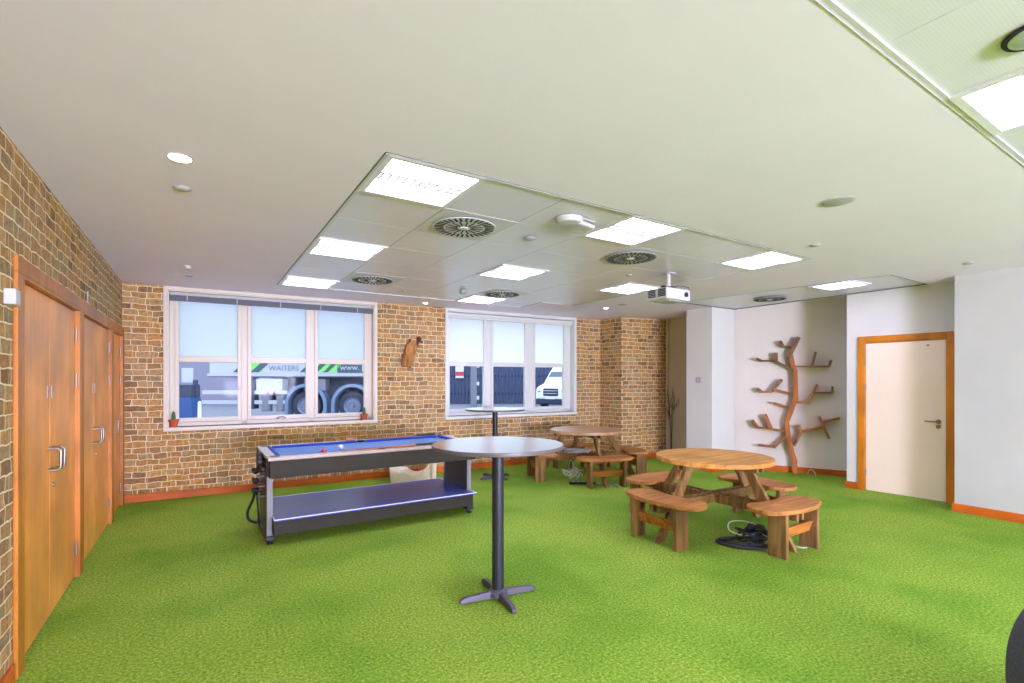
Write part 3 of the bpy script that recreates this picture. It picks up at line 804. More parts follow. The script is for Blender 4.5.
MB().cyl((.12, -.138, -.25), (.12, -.155, -.25), 0.026, n=24).build('lens', M['black'], body, smooth=True)
MB().box(-.12, .12, -.10, .10, -.325, -.315).build('underside_panel', M['grey_plastic'], body)

# switch on the pillar
o = empty('light_switch', (7.04, 5.31, 1.5)); tag(o, 'square white switch plate on the side of the pillar', 'switch')
MB().box(-.010, 0, -.045, .045, -.045, .045).build('plate', M['grey_plastic'], o, bevel=0.003)
MB().box(-.016, -.010, -.018, .018, -.025, .025).build('rocker', M['plastic'], o)

# ------------------------------------------------------------ picnic tables
def disc_planks(r, z0, z1, n, gap=0.004, axis=0):
    mb = MB(); w = 2 * r / n
    for k in range(n):
        a = -r + k * w + gap / 2; b = -r + (k + 1) * w - gap / 2
        a = max(a, -r + .004); b = min(b, r - .004)
        top = []; bot = []
        for q in range(9):
            y = a + (b - a) * q / 8; x = math.sqrt(max(r * r - y * y, 0)); top.append((x, y)); bot.append((-x, y))
        poly = top + bot[::-1]
        if axis: poly = [(-y, x) for x, y in poly]
        mb.prism(poly, z0, z1)
    return mb

def picnic_table(loc, rz, label, top_mat):
    root = empty('picnic_table', (loc[0], loc[1], 0), rz); tag(root, label, 'table')
    rt = 0.556
    tt = disc_planks(rt, 0.692, 0.735, 7).build('table_top', top_mat, root, bevel=0.004)
    mb = MB()
    for a in (-.045, .045):
        mb.box(-.50, .50, a - .018, a + .018, 0.632, 0.692); 
    mb.build('top_joist', M['pine_leg'], root, bevel=0.003)
    mb = MB()
    for a in (-.045, .045): mb.box(a - .018, a + .018, -.50, .50, 0.640, 0.692)
    mb.build('top_joist', M['pine_leg'], root, bevel=0.003)
    for ang in (0, PI / 2):
        c, s = math.cos(ang), math.sin(ang); mb = MB()
        for a in (-.042, .042):
            p0 = (-.86 * c - a * s, -.86 * s + a * c, 0.325); p1 = (.86 * c - a * s, .86 * s + a * c, 0.325)
            mb.beam(p0, p1, 0.036, 0.085 if ang == 0 else 0.084)
        mb.build('cross_beam', M['pine_leg'], root, bevel=0.003)
    for k in range(4):
        ang = k * PI / 2; c, s = math.cos(ang), math.sin(ang)
        rot = lambda v: (v[0] * c - v[1] * s, v[0] * s + v[1] * c, v[2])
        # leaning leg; local x = radial
        mb = MB()
        q = [(0.30, 0.692), (0.40, 0.692), (0.835, 0.0), (0.735, 0.0)]
        vs = [rot((x, y, z)) for y in (-.021, .021) for x, z in q]
        mb.add(vs, [(0, 1, 2, 3), (7, 6, 5, 4), (0, 4, 5, 1), (1, 5, 6, 2), (2, 6, 7, 3), (3, 7, 4, 0)])
        mb.build('leaning_leg', M['pine_leg'], root, bevel=0.004)
        # bench seat: arc shaped plank with rounded ends
        poly = []
        ri, ro, ha = 0.60, 0.93, R(26)
        rm = (ri + ro) / 2; rr = (ro - ri) / 2
        for i in range(17):
            t = -ha * .84 + 2 * ha * .84 * i / 16; poly.append((ro * math.cos(t), ro * math.sin(t)))
        for i in range(1, 10):
            t = PI * i / 10; ex = rr * math.cos(t); ey = .13 * math.sin(t); t0 = ha * .84
            poly.append(((rm + ex) * math.cos(t0) - ey * math.sin(t0), (rm + ex) * math.sin(t0) + ey * math.cos(t0)))
        for i in range(17):
            t = ha * .84 - 2 * ha * .84 * i / 16; poly.append((ri * math.cos(t), ri * math.sin(t)))
        for i in range(1, 10):
            t = PI - PI * i / 10; ex = rr * math.cos(t); ey = -.13 * math.sin(t); t0 = -ha * .84
            poly.append(((rm + ex) * math.cos(t0) - ey * math.sin(t0), (rm + ex) * math.sin(t0) + ey * math.cos(t0)))
        mb = MB().prism(poly, 0.372, 0.410, tf=rot)
        seat = mb.build('bench_seat', M['pine_seat'], root, bevel=0.006)
        for t in (-.25, .25):
            mb = MB(); vs = [rot((x, y, z)) for z in (0.0, 0.372) for y in (t - .02, t + .02) for x in (.725, .885)]
            mb.add(vs, [(0, 2, 3, 1), (4, 5, 7, 6), (0, 1, 5, 4), (2, 6, 7, 3), (0, 4, 6, 2), (1, 3, 7, 5)])
            mb.build('panel_leg', M['pine_leg'], seat, bevel=0.004)
        mb = MB(); vs = [rot((x + (z - .2) * .35, y, z)) for z in (0.15, 0.245) for y in (-.23, .23) for x in (.80, .835)]
        mb.add(vs, [(0, 2, 3, 1), (4, 5, 7, 6), (0, 1, 5, 4), (2, 6, 7, 3), (0, 4, 6, 2), (1, 3, 7, 5)])
        mb.build('stretcher', M['pine_orange'], seat, bevel=0.003)
        mb = MB(); vs = [rot((x, y, z)) for z in (0.33, 0.372) for y in (-.23, .23) for x in (.765, .80)]
        mb.add(vs, [(0, 2, 3, 1), (4, 5, 7, 6), (0, 1, 5, 4), (2, 6, 7, 3), (0, 4, 6, 2), (1, 3, 7, 5)])
        mb.build('seat_batten', M['pine_leg'], seat, bevel=0.003)
    return root
picnic_table((4.395, 3.14), 0.0, 'round wooden picnic table with four curved benches, nearer the cream door', M['pine_top'])
picnic_table((5.10, 5.90), R(-20), 'round wooden picnic table standing before the right window and brick pier', M['far_top'])

# ------------------------------------------------------------ tall bar tables
def bar_table(loc, rz, label):
    root = empty('bar_table', (loc[0], loc[1], 0), rz); tag(root, label, 'table', 'tall round bar tables')
    r = 0.452
    top = MB().lathe([(r - .012, 1.032), (r, 1.040), (r, 1.054), (r - .004, 1.060)], n=64).build('table_top', M['bar_top'], root, smooth=True)
    MB().lathe([(r + .0015, 1.036), (r + .0025, 1.048), (r + .0015, 1.058)], n=64).build('edge_band', M['bar_edge'], top, smooth=True)
    MB().lathe([(.16, 1.020), (.16, 1.032)], n=32).build('top_plate', M['black_metal'], root)
    MB().cyl((0, 0, .045), (0, 0, 1.02), 0.041, n=32).build('pole', M['black_metal'], root, smooth=True)
    # four-arm foot
    MB().lathe([(.07, .015), (.066, .045), (.045, .062)], n=28).build('foot_hub', M['foot_metal'], root, smooth=True)
    for k in range(4):
        a = k * PI / 2; c, s = math.cos(a), math.sin(a); rot = lambda v: (v[0] * c - v[1] * s, v[0] * s + v[1] * c, v[2])
        prof = [(.03, .052, .026), (.12, .048, .022), (.24, .042, .022), (.278, .026, .021)]
        vs = []; fs = []
        for x, z, w in prof:
            vs += [rot((x, -w, .004)), rot((x, -w * .75, z)), rot((x, w * .75, z)), rot((x, w, .004))]
        for i in range(3):
            for q in range(4):
                fs.append((i * 4 + q, i * 4 + (q + 1) % 4, (i + 1) * 4 + (q + 1) % 4, (i + 1) * 4 + q))
        fs += [(0, 3, 2, 1), (12, 13, 14, 15)]
        MB().add(vs, fs).build('foot_arm', M['foot_metal'], root, bevel=0.005)
        g = MB().lathe([(.018, 0), (.018, .006)], c=rot((.255, 0, 0)), n=12).build('levelling_foot', M['black'], root)
    return root
bt = bar_table((1.75, 2.945), R(-8), 'tall round bar table with dark top in the centre foreground')
b2 = copy_tree(bt); b2.location = (3.84, 6.55, 0); b2.rotation_euler = (0, 0, R(10))
b2['label'] = 'distant tall bar table standing before the right window'

# ------------------------------------------------------------ pool table that flips to table tennis
PX0, PX1, PY0, PY1 = 0.515, 2.63, 4.86, 5.80
root = empty('pool_table', ((PX0 + PX1) / 2, (PY0 + PY1) / 2 - .0, 0), 0); PC = root.location.copy()
tag(root, 'blue topped flip over pool and table tennis table on dark legs', 'pool table')
hx = (PX1 - PX0) / 2; hy = (PY1 - PY0) / 2; ZT = 0.81
MB().box(-hx + .02, hx - .02, -hy + .012, hy - .012, .618, ZT - .03).build('apron', M['pool_apron'], root, bevel=0.006)
# top rail ring
mb = MB(); rw = .085
mb.box(-hx, hx, -hy, -hy + rw, ZT - .035, ZT).box(-hx, hx, hy - rw, hy, ZT - .035, ZT)
mb.box(-hx, -hx + rw, -hy + rw, hy - rw, ZT - .035, ZT).box(hx - rw, hx, -hy + rw, hy - rw, ZT - .035, ZT)
mb.build('top_rail', M['pool_rail'], root, bevel=0.008, seg=3)
MB().box(-hx + rw, hx - rw, -hy + rw, hy - rw, ZT - .034, ZT - .022).build('cloth', M['pool_cloth'], root)
mb = MB(); cw = .035
def cush(a, b, horiz, pos, sgn):
    if horiz: mb.prism([(0, 0), (cw, .006), (cw, .02), (0, .024)], a, b, tf=lambda v: (v[2], pos + sgn * v[0], ZT - .022 + v[1]))
    else: mb.prism([(0, 0), (cw, .006), (cw, .02), (0, .024)], a, b, tf=lambda v: (pos + sgn * v[0], v[2], ZT - .022 + v[1]))
for (pos, sg) in ((-hy + rw, 1), (hy - rw, -1)):
    cush(-hx + rw + .05, -.05, True, pos, sg); cush(.05, hx - rw - .05, True, pos, sg)
for (pos, sg) in ((-hx + rw, 1), (hx - rw, -1)):
    cush(-hy + rw + .05, hy - rw - .05, False, pos, sg)
mb.build('cushion', M['cushion'], root)
for x in (-hx + .07, 0, hx - .07):
    for y in (-hy + .07, hy - .07):
        MB().lathe([(.040, ZT - .02), (.046, ZT + .002), (.036, ZT + .003)], c=(x, y, 0), n=20).build('pocket', M['black'], root, smooth=True)
for x in (-hx, hx):
    for y in (-hy, hy):
        MB().box(x - .012 if x > 0 else x - .004, x + .004 if x > 0 else x + .012, min(y, y * .82), max(y, y * .82), ZT - .17, ZT - .004).build('corner_cap', M['black'], root, bevel=0.01)
MB().box(-hx + .03, hx - .03, -hy + .004, -hy + .013, .628, .640).box(-hx + .03, hx - .03, hy - .013, hy - .004, .628, .640).build('lower_moulding', M['pool_apron'], root)
# end legs: dark panels with silver edges
for sx in (-1, 1):
    x = sx * (hx - .035)
    leg = MB().add([(x + dx, y, z) for dx in (-.02, .02) for (y, z) in ((-.30, .07), (.34, .07), (.25, .72), (-.21 - .09, .72))],
                   [(0, 1, 2, 3), (7, 6, 5, 4), (0, 4, 5, 1), (1, 5, 6, 2), (2, 6, 7, 3), (3, 7, 4, 0)]).build('end_panel', M['leg_panel'], root, bevel=0.004)
    MB().box(x - .026, x + .026, -.325, -.300, .06, .715).build('edge_strip', M['silver'], leg, bevel=0.004)
    mb = MB().add([(x + dx, y, z) for dx in (-.024, .024) for (y, z) in ((.34, .07), (.36, .07), (.27, .70), (.25, .70))],
                  [(0, 1, 2, 3), (7, 6, 5, 4), (0, 4, 5, 1), (1, 5, 6, 2), (2, 6, 7, 3), (3, 7, 4, 0)])
    mb.build('edge_strip', M['silver'], leg)
    MB().box(x - .04, x + .04, -.36, .40, .035, .075).build('floor_bar', M['black_metal'], root, bevel=0.01)
    for y in (-.33, .37):
        MB().lathe([(.026, 0), (.026, .012), (.012, .02), (.012, .04)], c=(x, y, 0), n=16).build('levelling_foot', M['black'], root, smooth=True)
    MB().cyl((x - sx * .0 - .03, -.02, .70), (x + .03, -.02, .70), .07, n=28).build('pivot', M['black'], leg, smooth=True)
# left end: hinge arc and holders
mb = MB().cyl((-hx - .045, -.02, .72), (-hx + .0, -.02, .72), .085, n=32)
mb.box(-hx - .03, -hx + .02, -.30, .26, .665, .70)
mb.build('flip_hinge', M['black'], root, bevel=0.006)
for k in range(3):
    z = .60 - k * .095
    MB().box(-hx - .075, -hx + .01, .05, .09, z, z + .022).cyl((-hx - .07, .07, z + .01), (-hx - .07, .07, z + .05), .012, n=10).sphere((-hx - .045, .07, z + .015), .032, n=8).build('cue_holder', M['black'], root)
    MB().box(-hx - .055, -hx + .01, -.22, -.18, z, z + .022).build('bat_holder', M['black'], root, bevel=0.003)
mb = MB().tube(curve_pts([(-hx - .05, .08, .42), (-hx - .07, .09, .33), (-hx - .11, .12, .22), (-hx - .10, .11, .14), (-hx - .03, .1, .10)], 6), .013)
mb.tube(curve_pts([(-hx - .04, .02, .42), (-hx - .03, .02, .25), (-hx - .02, .03, .09)], 5), .009)
mb.build('strap', M['black'], root, smooth=True)
# lower table tennis top stored under
mb = MB().box(-hx + .055, hx - .045, -hy + .03, hy + .02, .10, .232); mb.build('lower_apron', M['pool_apron'], root, bevel=0.005)
lt = MB().box(-hx + .052, hx - .02, -hy + .0, hy + .03, .232, .25).build('tennis_top', M['pingpong'], root, bevel=0.003)
mb = MB(); e = .012; X0, X1, Y0, Y1 = -hx + .052, hx - .02, -hy, hy + .03
mb.box(X0, X1, Y0, Y0 + e, .2502, .2512).box(X0, X1, Y1 - e, Y1, .2502, .2512).box(X0, X0 + e, Y0 + e, Y1 - e, .2502, .2512).box(X1 - e, X1, Y0 + e, Y1 - e, .2502, .2512)
mb.box(X0 - .001, X1 + .001, Y0 - .0015, Y0, .244, .2512).box(X1, X1 + .0015, Y0, Y1, .236, .2512)
mb.build('boundary_line', M['line'], lt)

def ball(x, y, m, label):
    o = MB().sphere((0, 0, 0), .0255).build('pool_ball', m, smooth=True); o.location = (x, y, ZT - .022 + .0255); tag(o, label, 'ball', 'balls on the pool table')
ball(1.02, 5.00, M['red_ball'], 'red ball on the pale blue pool cloth')
ball(1.23, 5.22, M['white_ball'], 'white cue ball on the pale blue pool cloth')
def cue(p0, p1, label):
    p0 = Vector(p0); p1 = Vector(p1)
    r = empty('pool_cue', p0); tag(r, label, 'cue', 'cues lying on the pool table')
    d = p1 - p0
    MB().cyl((0, 0, 0), d * .72, .0065, .010, 12).build('shaft', M['cue'], r, smooth=True)
    MB().cyl(d * .72, d, .0105, .015, 12).build('butt', M['cue_black'], r, smooth=True)
cue((1.62, 5.735, ZT + .012), (2.50, 5.765, ZT + .015), 'brown cue lying along the back rail of the pool table')
cue((1.15, 4.885, ZT + .011), (2.22, 4.93, ZT + .015), 'dark cue lying along the front rail of the pool table')
o = MB().box(-.05, .05, -.022, .022, 0, .035).build('chalk_block', M['orange_wood'], bevel=0.005); o.location = (1.46, 5.755, ZT); tag(o, 'small orange wooden block on the back rail of the pool table', 'block')

# cream cradle-shaped seat behind the pool table
root = empty('rocking_stool', (2.70, 7.02, 0), ANG_B - R(28)); tag(root, 'cream plastic seat with a scooped top behind the pool table', 'stool')
poly = [(-.30, 0), (.26, 0), (.275, .20), (.245, .255), (.225, .235)]
for i in range(9):
    t = i / 8; poly.append((.20 - .36 * t, .145 - .035 * math.sin(PI * t) + .10 * t ** 5 + .05 * (1 - t) ** 5))
poly += [(-.20, .30), (-.22, .34), (-.33, .34)]
MB().prism(poly, -.16, .16, tf=lambda v: (v[0], v[2], v[1])).build('shell', M['cream_plastic'], root, bevel=0.012)
MB().box(.30, .33, -.14, -.11, 0, .36).box(.30, .33, .11, .14, 0, .36).box(.30, .33, -.11, .11, .32, .36).box(-.30, .33, -.14, -.11, .335, .365).build('hand_bar', M['cream_plastic'], root, bevel=0.006)

# ------------------------------------------------------------ tree shelf
root = empty('tree_shelf', (ALA[0], ALA[1], 0), ANG_A); tag(root, 'wooden bookshelf shaped like a branching tree on the alcove wall', 'shelf')
def plank_path(name, pts, th, m, dep=.15, y1=-0.001, parent=root):
    """a bent board standing out from the wall, following pts (s, z)"""
    mb = MB(); n = len(pts)
    for i in range(n - 1):
        (a, b), (c, d) = pts[i], pts[i + 1]
        L = math.hypot(c - a, d - b); ux, uz = (c - a) / L, (d - b) / L; e = th * .35
        a2, b2, c2, d2 = a - ux * e, b - uz * e, c + ux * e, d + uz * e
        mb.beam((a2, y1 - dep / 2 - random.uniform(0, .002), b2), (c2, y1 - dep / 2, d2), th, dep, up=(0, 1, 0))
    return mb.build(name, m, parent, bevel=0.003)
trunk = [(.905, 0.0), (.903, .204), (.847, .408), (.81, .639), (.795, .83), (.847, .98), (.885, 1.108), (.921, 1.193), (.917, 1.34), (.912, 1.50), (.907, 1.644), (.874, 1.756), (.852, 1.874)]
M['trunk_wood'] = wood('tree_trunk_wood', srgb(172, 102, 46), srgb(188, 118, 58), srgb(144, 82, 34), 2, 2.0, 0.5, 0.35, 0.1)
tr = plank_path('trunk', trunk, .068, M['trunk_wood'], dep=.13)
plank_path('crown_board', [(.826, 1.875), (.952, 2.167)], .055, M['tree_dark'])
B = lambda pts, th=.026, m='tree_wood', **k: plank_path('branch', pts, th, M[m], **k)
def br(segs):
    b = None
    for i, (pts, th, m) in enumerate(segs):
        if b is None: b = plank_path('branch', pts, th, M[m])
        else: plank_path('upright', pts, th, M[m], parent=b)
br([([(.73, 2.045), (.856, 2.03)], .024, 'tree_dark'), ([(.705, 2.12), (.745, 2.045)], .04, 'tree_dark')])
br([([(.40, 1.817), (.639, 1.812), (.884, 1.66)], .026, 'tree_dark'), ([(.639, 1.925), (.639, 1.82)], .048, 'tree_dark'), ([(.366, 1.85), (.41, 1.825)], .04, 'tree_dark')])
br([([(.405, 1.302), (.579, 1.304), (.638, 1.345), (.842, 1.282)], .026, 'tree_wood'), ([(.590, 1.32), (.718, 1.495)], .034, 'tree_dark'), ([(.372, 1.345), (.41, 1.31)], .045, 'tree_dark')])
br([([(.615, 1.122), (.801, 1.065)], .026, 'tree_wood')])
br([([(.361, .714), (.781, .67)], .026, 'tree_wood'), ([(.48, .914), (.555, .73)], .052, 'tree_wood'), ([(.294, .809), (.352, .722)], .050, 'tree_wood')])
br([([(.391, .421), (.625, .404), (.793, .598)], .028, 'tree_wood')])
br([([(.907, 1.718), (1.366, 1.711)], .024, 'tree_dark'), ([(1.145, 1.722), (1.188, 1.93)], .034, 'tree_dark'), ([(1.366, 1.711), (1.394, 1.80)], .030, 'tree_dark')])
br([([(.939, 1.141), (1.093, 1.152), (1.21, 1.423)], .030, 'tree_wood'), ([(1.165, 1.296), (1.413, 1.306)], .024, 'tree_dark'), ([(1.413, 1.306), (1.413, 1.392)], .024, 'tree_dark')])
br([([(.903, .455), (.994, .67), (1.27, .758)], .032, 'tree_wood'), ([(.965, .765), (.994, .68)], .045, 'tree_wood'), ([(1.243, .91), (1.366, .599)], .036, 'tree_wood'), ([(1.275, .842), (1.502, .911)], .026, 'tree_wood')])

# ------------------------------------------------------------ potted cacti on the left sill
def cactus(s, label, h, r=.052):
    ox = XL + s * math.cos(ANG_B) - (-.002) * math.sin(ANG_B); oy = 7.62 + s * math.sin(ANG_B) + .015
    root = empty('potted_cactus', (ox, oy, WZ[0])); tag(root, label, 'potted plant', 'cacti on the window sill')
    MB().lathe([(r * .72, 0), (r * .9, r * 1.35), (r * 1.08, r * 1.36), (r * 1.1, r * 1.75), (r * .95, r * 1.75), (r * .9, r * 1.55)], n=24).build('pot', M['terracotta'], root, smooth=True)
    MB().lathe([(r * .9, r * 1.5), (r * .3, r * 1.6)], n=20).build('soil', M['soil'], root)
    # ribbed column
    vs = []; fs = []; n = 24; rows = 12
    for k in range(rows + 1):
        t = k / rows; rad = .021 * (math.sin(PI * min(1, t * .5 + .42)) ** .5) * (1.0 if t < .8 else math.sqrt(max(0.01, 1 - ((t - .8) / .2) ** 2)))
        for i in range(n):
            a = 2 * PI * i / n; q = rad * (1 + .14 * math.cos(a * 8)); vs.append((q * math.cos(a), q * math.sin(a), r * 1.55 + t * h))
    for k in range(rows):
        for i in range(n):
            j = (i + 1) % n; fs.append((k * n + i, k * n + j, (k + 1) * n + j, (k + 1) * n + i))
    fs.append(tuple(rows * n + i for i in range(n)))
    MB().add(vs, fs).build('stem', M['cactus'], root, smooth=True)
cactus(0.515, 'small cactus in a terracotta pot at the left end of the sill', .115, .056)
cactus(2.90, 'small cactus in a terracotta pot at the right end of the sill', .11, .052)

# carved log ornament hung on the back wall
root = empty('log_ornament', (XL + 3.575 * math.cos(ANG_B), 7.62 + 3.545 * math.sin(ANG_B) - .062, 1.905), ANG_B)
tag(root, 'slanted bark log ornament hanging on the brick wall between the windows', 'ornament')
ax = Vector((.30, 0, 1)).normalized()
body = MB()
vs = []; fs = []; n = 28
for k in range(9):
    t = k / 8; c = ax * (-.20 + .38 * t)
    for i in range(n):
        a = 2 * PI * i / n; q = (.078 + .012 * math.sin(PI * t)) * (1 + .06 * math.cos(a * 9))
        side = Vector((ax.z, 0, -ax.x)); vs.append(c + side * q * math.cos(a) + Vector((0, 1, 0)) * q * .5 * math.sin(a))
for k in range(8):
    for i in range(n):
        j = (i + 1) % n; fs.append((k * n + i, k * n + j, (k + 1) * n + j, (k + 1) * n + i))
fs.append(tuple(range(n))[::-1]); fs.append(tuple(8 * n + i for i in range(n)))
MB().add(vs, fs).build('log', M['bark'], root, smooth=True)
MB().tube([(.02, 0, .16), (.0, -.01, .20), (.015, -.01, .24)], [.02, .016, .012]).build('twig_stub', M['bark_dark'], root, smooth=True)
MB().tube([(.11, 0, .13), (.14, -.01, .19), (.15, -.01, .23)], [.022, .018, .014]).sphere((.155, -.01, .245), .036, n=8).sphere((.19, -.01, .20), .022, n=8).build('seed_head', M['bark_dark'], root, smooth=True)

# bare twigs in the corner by the beige wall
root = empty('twig_vase', (7.56, 6.30, 0)); tag(root, 'tall vase of bare dark twigs in the corner by the brick pier', 'dried plant')
MB().lathe([(.06, 0), (.075, .04), (.07, .10), (.045, .15), (.05, .17), (.04, .17)], n=24).build('vase', M['vase'], root, smooth=True)
mb = MB(); rnd = random.Random(3)
for k in range(9):
    a = rnd.uniform(0, 2 * PI); l = rnd.uniform(.55, .95); sp = rnd.uniform(.03, .17)
    p = [(.01 * math.cos(a), .01 * math.sin(a), .10), (.015 * math.cos(a), .015 * math.sin(a), .45), (sp * .4 * math.cos(a), sp * .4 * math.sin(a), .50 + l * .4), (sp * math.cos(a), sp * math.sin(a), .50 + l)]
    cp = curve_pts(p, 6); mb.tube(cp, [.006 * (1 - .7 * i / len(cp)) for i in range(len(cp))], 6)
    for q in range(3):
        s = cp[rnd.randint(11, len(cp) - 2)]; b_ = a + rnd.uniform(-1.4, 1.4); L = rnd.uniform(.10, .22)
        mb.tube([s, s + Vector((math.cos(b_) * L * .5, math.sin(b_) * L * .5, L * .7)), s + Vector((math.cos(b_) * L * .6, math.sin(b_) * L * .6, L * 1.2))], [.004, .003, .0015], 5)
mb.build('twigs', M['twig'], root, smooth=True)
o = MB().box(7.70, 7.734, 6.50, 6.55, 0, H).build('trim_6', M['beige_wall']); struct(o, 'pale upright corner strip by the brick pier')

# ------------------------------------------------------------ cables, power strip, papers
rnd = random.Random(11)
mb = MB().tube(curve_pts([(4.26, 2.48, .03), (4.12, 2.56, .016), (4.02, 2.70, .016), (4.03, 2.84, .016), (4.16, 2.86, .016), (4.26, 2.76, .03), (4.32, 2.66, .05)], 8), .014, 10)
mb.tube(curve_pts([(4.27, 2.50, .03), (4.13, 2.60, .035), (4.06, 2.72, .03), (4.09, 2.83, .02), (4.18, 2.81, .03), (4.28, 2.70, .04)], 8), .012, 10)
o = mb.build('hose', M['cable_black'], smooth=True); tag(o, 'thick black hose looped on the turf under the nearer picnic table', 'hose')
mb = MB()
for k in range(11):
    cx, cy = 4.27 + rnd.uniform(-.04, .04), 2.60 + rnd.uniform(-.05, .05); r0 = rnd.uniform(.06, .12); ph = rnd.uniform(0, 6)
    tilt = rnd.uniform(.2, .9)
    pts = [(cx + r0 * math.cos(ph + t * .7), cy + r0 * math.sin(ph + t * .7), .075 + r0 * .6 * tilt * math.sin(t * .7 + k) + .004 * t) for t in range(12)]
    mb.tube(curve_pts(pts, 3), .009, 6)
mb.sphere((4.27, 2.66, .14), .045, (1, .7, 1.2), 8)
o = mb.build('cable_coil', M['cable_black'], smooth=True); tag(o, 'tangled black cable coil behind the near bench leg', 'cable')
mb = MB().tube(curve_pts([(4.27, 2.60, .19), (4.24, 2.72, .20), (4.16, 2.80, .18), (4.11, 2.76, .12), (4.16, 2.64, .10), (4.20, 2.52, .14), (4.27, 2.46, .08), (4.33, 2.48, .03)], 8), .004, 6)
mb.tube(curve_pts([(4.33, 2.48, .02), (4.45, 2.50, .01), (4.55, 2.44, .012), (4.60, 2.46, .008)], 6), .004, 6)
mb.tube(curve_pts([(4.46, 2.58, .01), (4.50, 2.50, .02), (4.53, 2.36, .008), (4.58, 2.32, .008)], 6), .004, 6)
o = mb.build('white_cable', M['cable_white'], smooth=True); tag(o, 'white cable looped over the black coil under the nearer picnic table', 'cable')

root = empty('power_strip', (4.66, 5.47, 0), R(-34)); tag(root, 'black power strip on the turf before the farther picnic table', 'power strip')
MB().box(-.19, .19, -.03, .03, 0, .04).build('housing', M['black'], root, bevel=0.006)
mb = MB()
for k in range(5): mb.box(-.15 + k * .07, -.105 + k * .07, -.018, .018, .04, .043)
mb.build('sockets', M['grey_plastic'], root)
mb = MB()
for k in range(8):
    cx, cy = 4.76 + rnd.uniform(-.09, .09), 5.80 + rnd.uniform(-.06, .06); r0 = rnd.uniform(.05, .12); ph = rnd.uniform(0, 6)
    pts = [(cx + r0 * math.cos(ph + t * .8), cy + r0 * .6 * math.sin(ph + t * .8), .03 + .15 * abs(math.sin(t * .5 + k)) * rnd.uniform(.6, 1)) for t in range(9)]
    mb.tube(curve_pts(pts, 3), .0045, 6)
mb.tube(curve_pts([(4.76, 5.75, .15), (4.74, 5.82, .30), (4.72, 5.85, .20), (4.70, 5.80, .05)], 5), .0045, 6)
o = mb.build('white_cable', M['cable_white'], smooth=True); tag(o, 'bundle of white cables hanging down behind the power strip', 'cable')
mb = MB().tube(curve_pts([(4.81, 5.35, .02), (4.90, 5.22, .012), (4.95, 5.08, .03), (4.93, 4.98, .01)], 6), .006, 6).tube(curve_pts([(4.82, 5.36, .02), (4.91, 5.22, .012), (4.86, 5.02, .01)], 6), .005, 6)
o = mb.build('white_cable', M['cable_white'], smooth=True); tag(o, 'short white lead trailing right from the power strip', 'cable')
o = MB().tube(curve_pts([(8.18, 4.13, .005), (8.15, 4.10, .07), (8.14, 4.05, .09), (8.13, 4.00, .05), (8.12, 3.98, .005)], 6), .006, 6).build('white_cable', M['cable_white'], smooth=True)
tag(o, 'short hoop of white cable on the turf by the foot of the tree shelf', 'cable')

root = empty('newspaper', (5.02, 6.02, .369), R(-25)); tag(root, 'crumpled newspapers lying on the crossed beams under the farther picnic table', 'newspaper')
for k, (dx, dy, a, z) in enumerate(((0, 0, 0, .0), (.02, .01, .35, .022), (-.04, -.01, -.3, .044))):
    vs = []; fs = []
    for i in range(7):
        for j in range(5):
            x = -.17 + .34 * i / 6; y = -.11 + .22 * j / 4
            vs.append((dx + x * math.cos(a) - y * math.sin(a), dy + x * math.sin(a) + y * math.cos(a), z + .010 + .008 * math.sin(i * 1.7 + k) * math.cos(j * 1.3 + k)))
    for i in range(6):
        for j in range(4): q = i * 5 + j; fs.append((q, q + 1, q + 6, q + 5))
    o = MB().add(vs, fs).build('folded_sheet', M['paper'], root, smooth=True)
    sm = o.modifiers.new('t', 'SOLIDIFY'); sm.thickness = .008

# dark fabric seat just in frame at the bottom right
root = empty('bean_bag', (2.995, 0.235, 0), 0); tag(root, 'charcoal fabric bean bag cut off by the bottom right corner', 'bean bag')
MB().lathe([(p.x, p.y) for p in curve_pts([(.20, 0, 0), (.36, .03, 0), (.42, .14, 0), (.432, .30, 0), (.41, .45, 0), (.35, .58, 0), (.25, .67, 0), (.12, .715, 0), (.02, .72, 0)], 5)], n=72).build('cover', M['charcoal'], root, smooth=True)
MB().lathe([(.05, .71), (.045, .735), (.012, .74)], n=20).build('top_button', M['charcoal'], root, smooth=True)

# ------------------------------------------------------------ outside
g = MB().box(-25, 45, 7.95, 60, -0.2, 0.0).build('ground', M['asphalt']); struct(g, 'grey yard surface outside')
FD = Vector((math.sin(YAW), math.cos(YAW), 0)); RD = Vector((math.cos(YAW), -math.sin(YAW), 0))
def outside(name, depth, side=0.0): 
    p = FD * depth + RD * side
    return empty(name, (p.x, p.y, 0), -YAW)
# trailer: long side turned square to the yard, 18 m away; local x along it, -y towards the building
TR = outside('lorry_trailer', 18.0); tag(TR, 'white flatbed lorry trailer with green hazard stripes outside the left window', 'lorry trailer')
MB().box(-11.0, -4.0, 0.0, 2.4, 1.72, 3.1).build('side_panel', M['truck_white'], TR, bevel=0.01)
MB().box(-11.05, -3.95, -.03, 2.4, 1.60, 1.74).build('deck_edge', M['truck_grey'], TR, bevel=0.01)
MB().box(-11.05, -3.95, -.06, -.01, 1.645, 1.735).build('deck_rail', M['truck_white'], TR)
k_ = MB().box(-9.0, -4.0, .5, 2.2, .75, 1.60).build('chassis', M['truck_dark'], TR)
def stripes(x0, x1, n, z0=1.78, z1=2.16, lean=.42):
    g_ = MB(); d_ = MB(); w = (x1 - x0) / n
    for k in range(n):
        a = x0 + k * w
        tgt = g_ if k % 2 else d_
        tgt.prism([(a, z0), (a + w, z0), (a + w + lean, z1), (a + lean, z1)], -.012, 0.0, tf=lambda v: (v[0], v[2], v[1]))
    g_.build('green_stripe', M['truck_green'], TR); d_.build('slate_stripe', M['truck_slate'], TR)
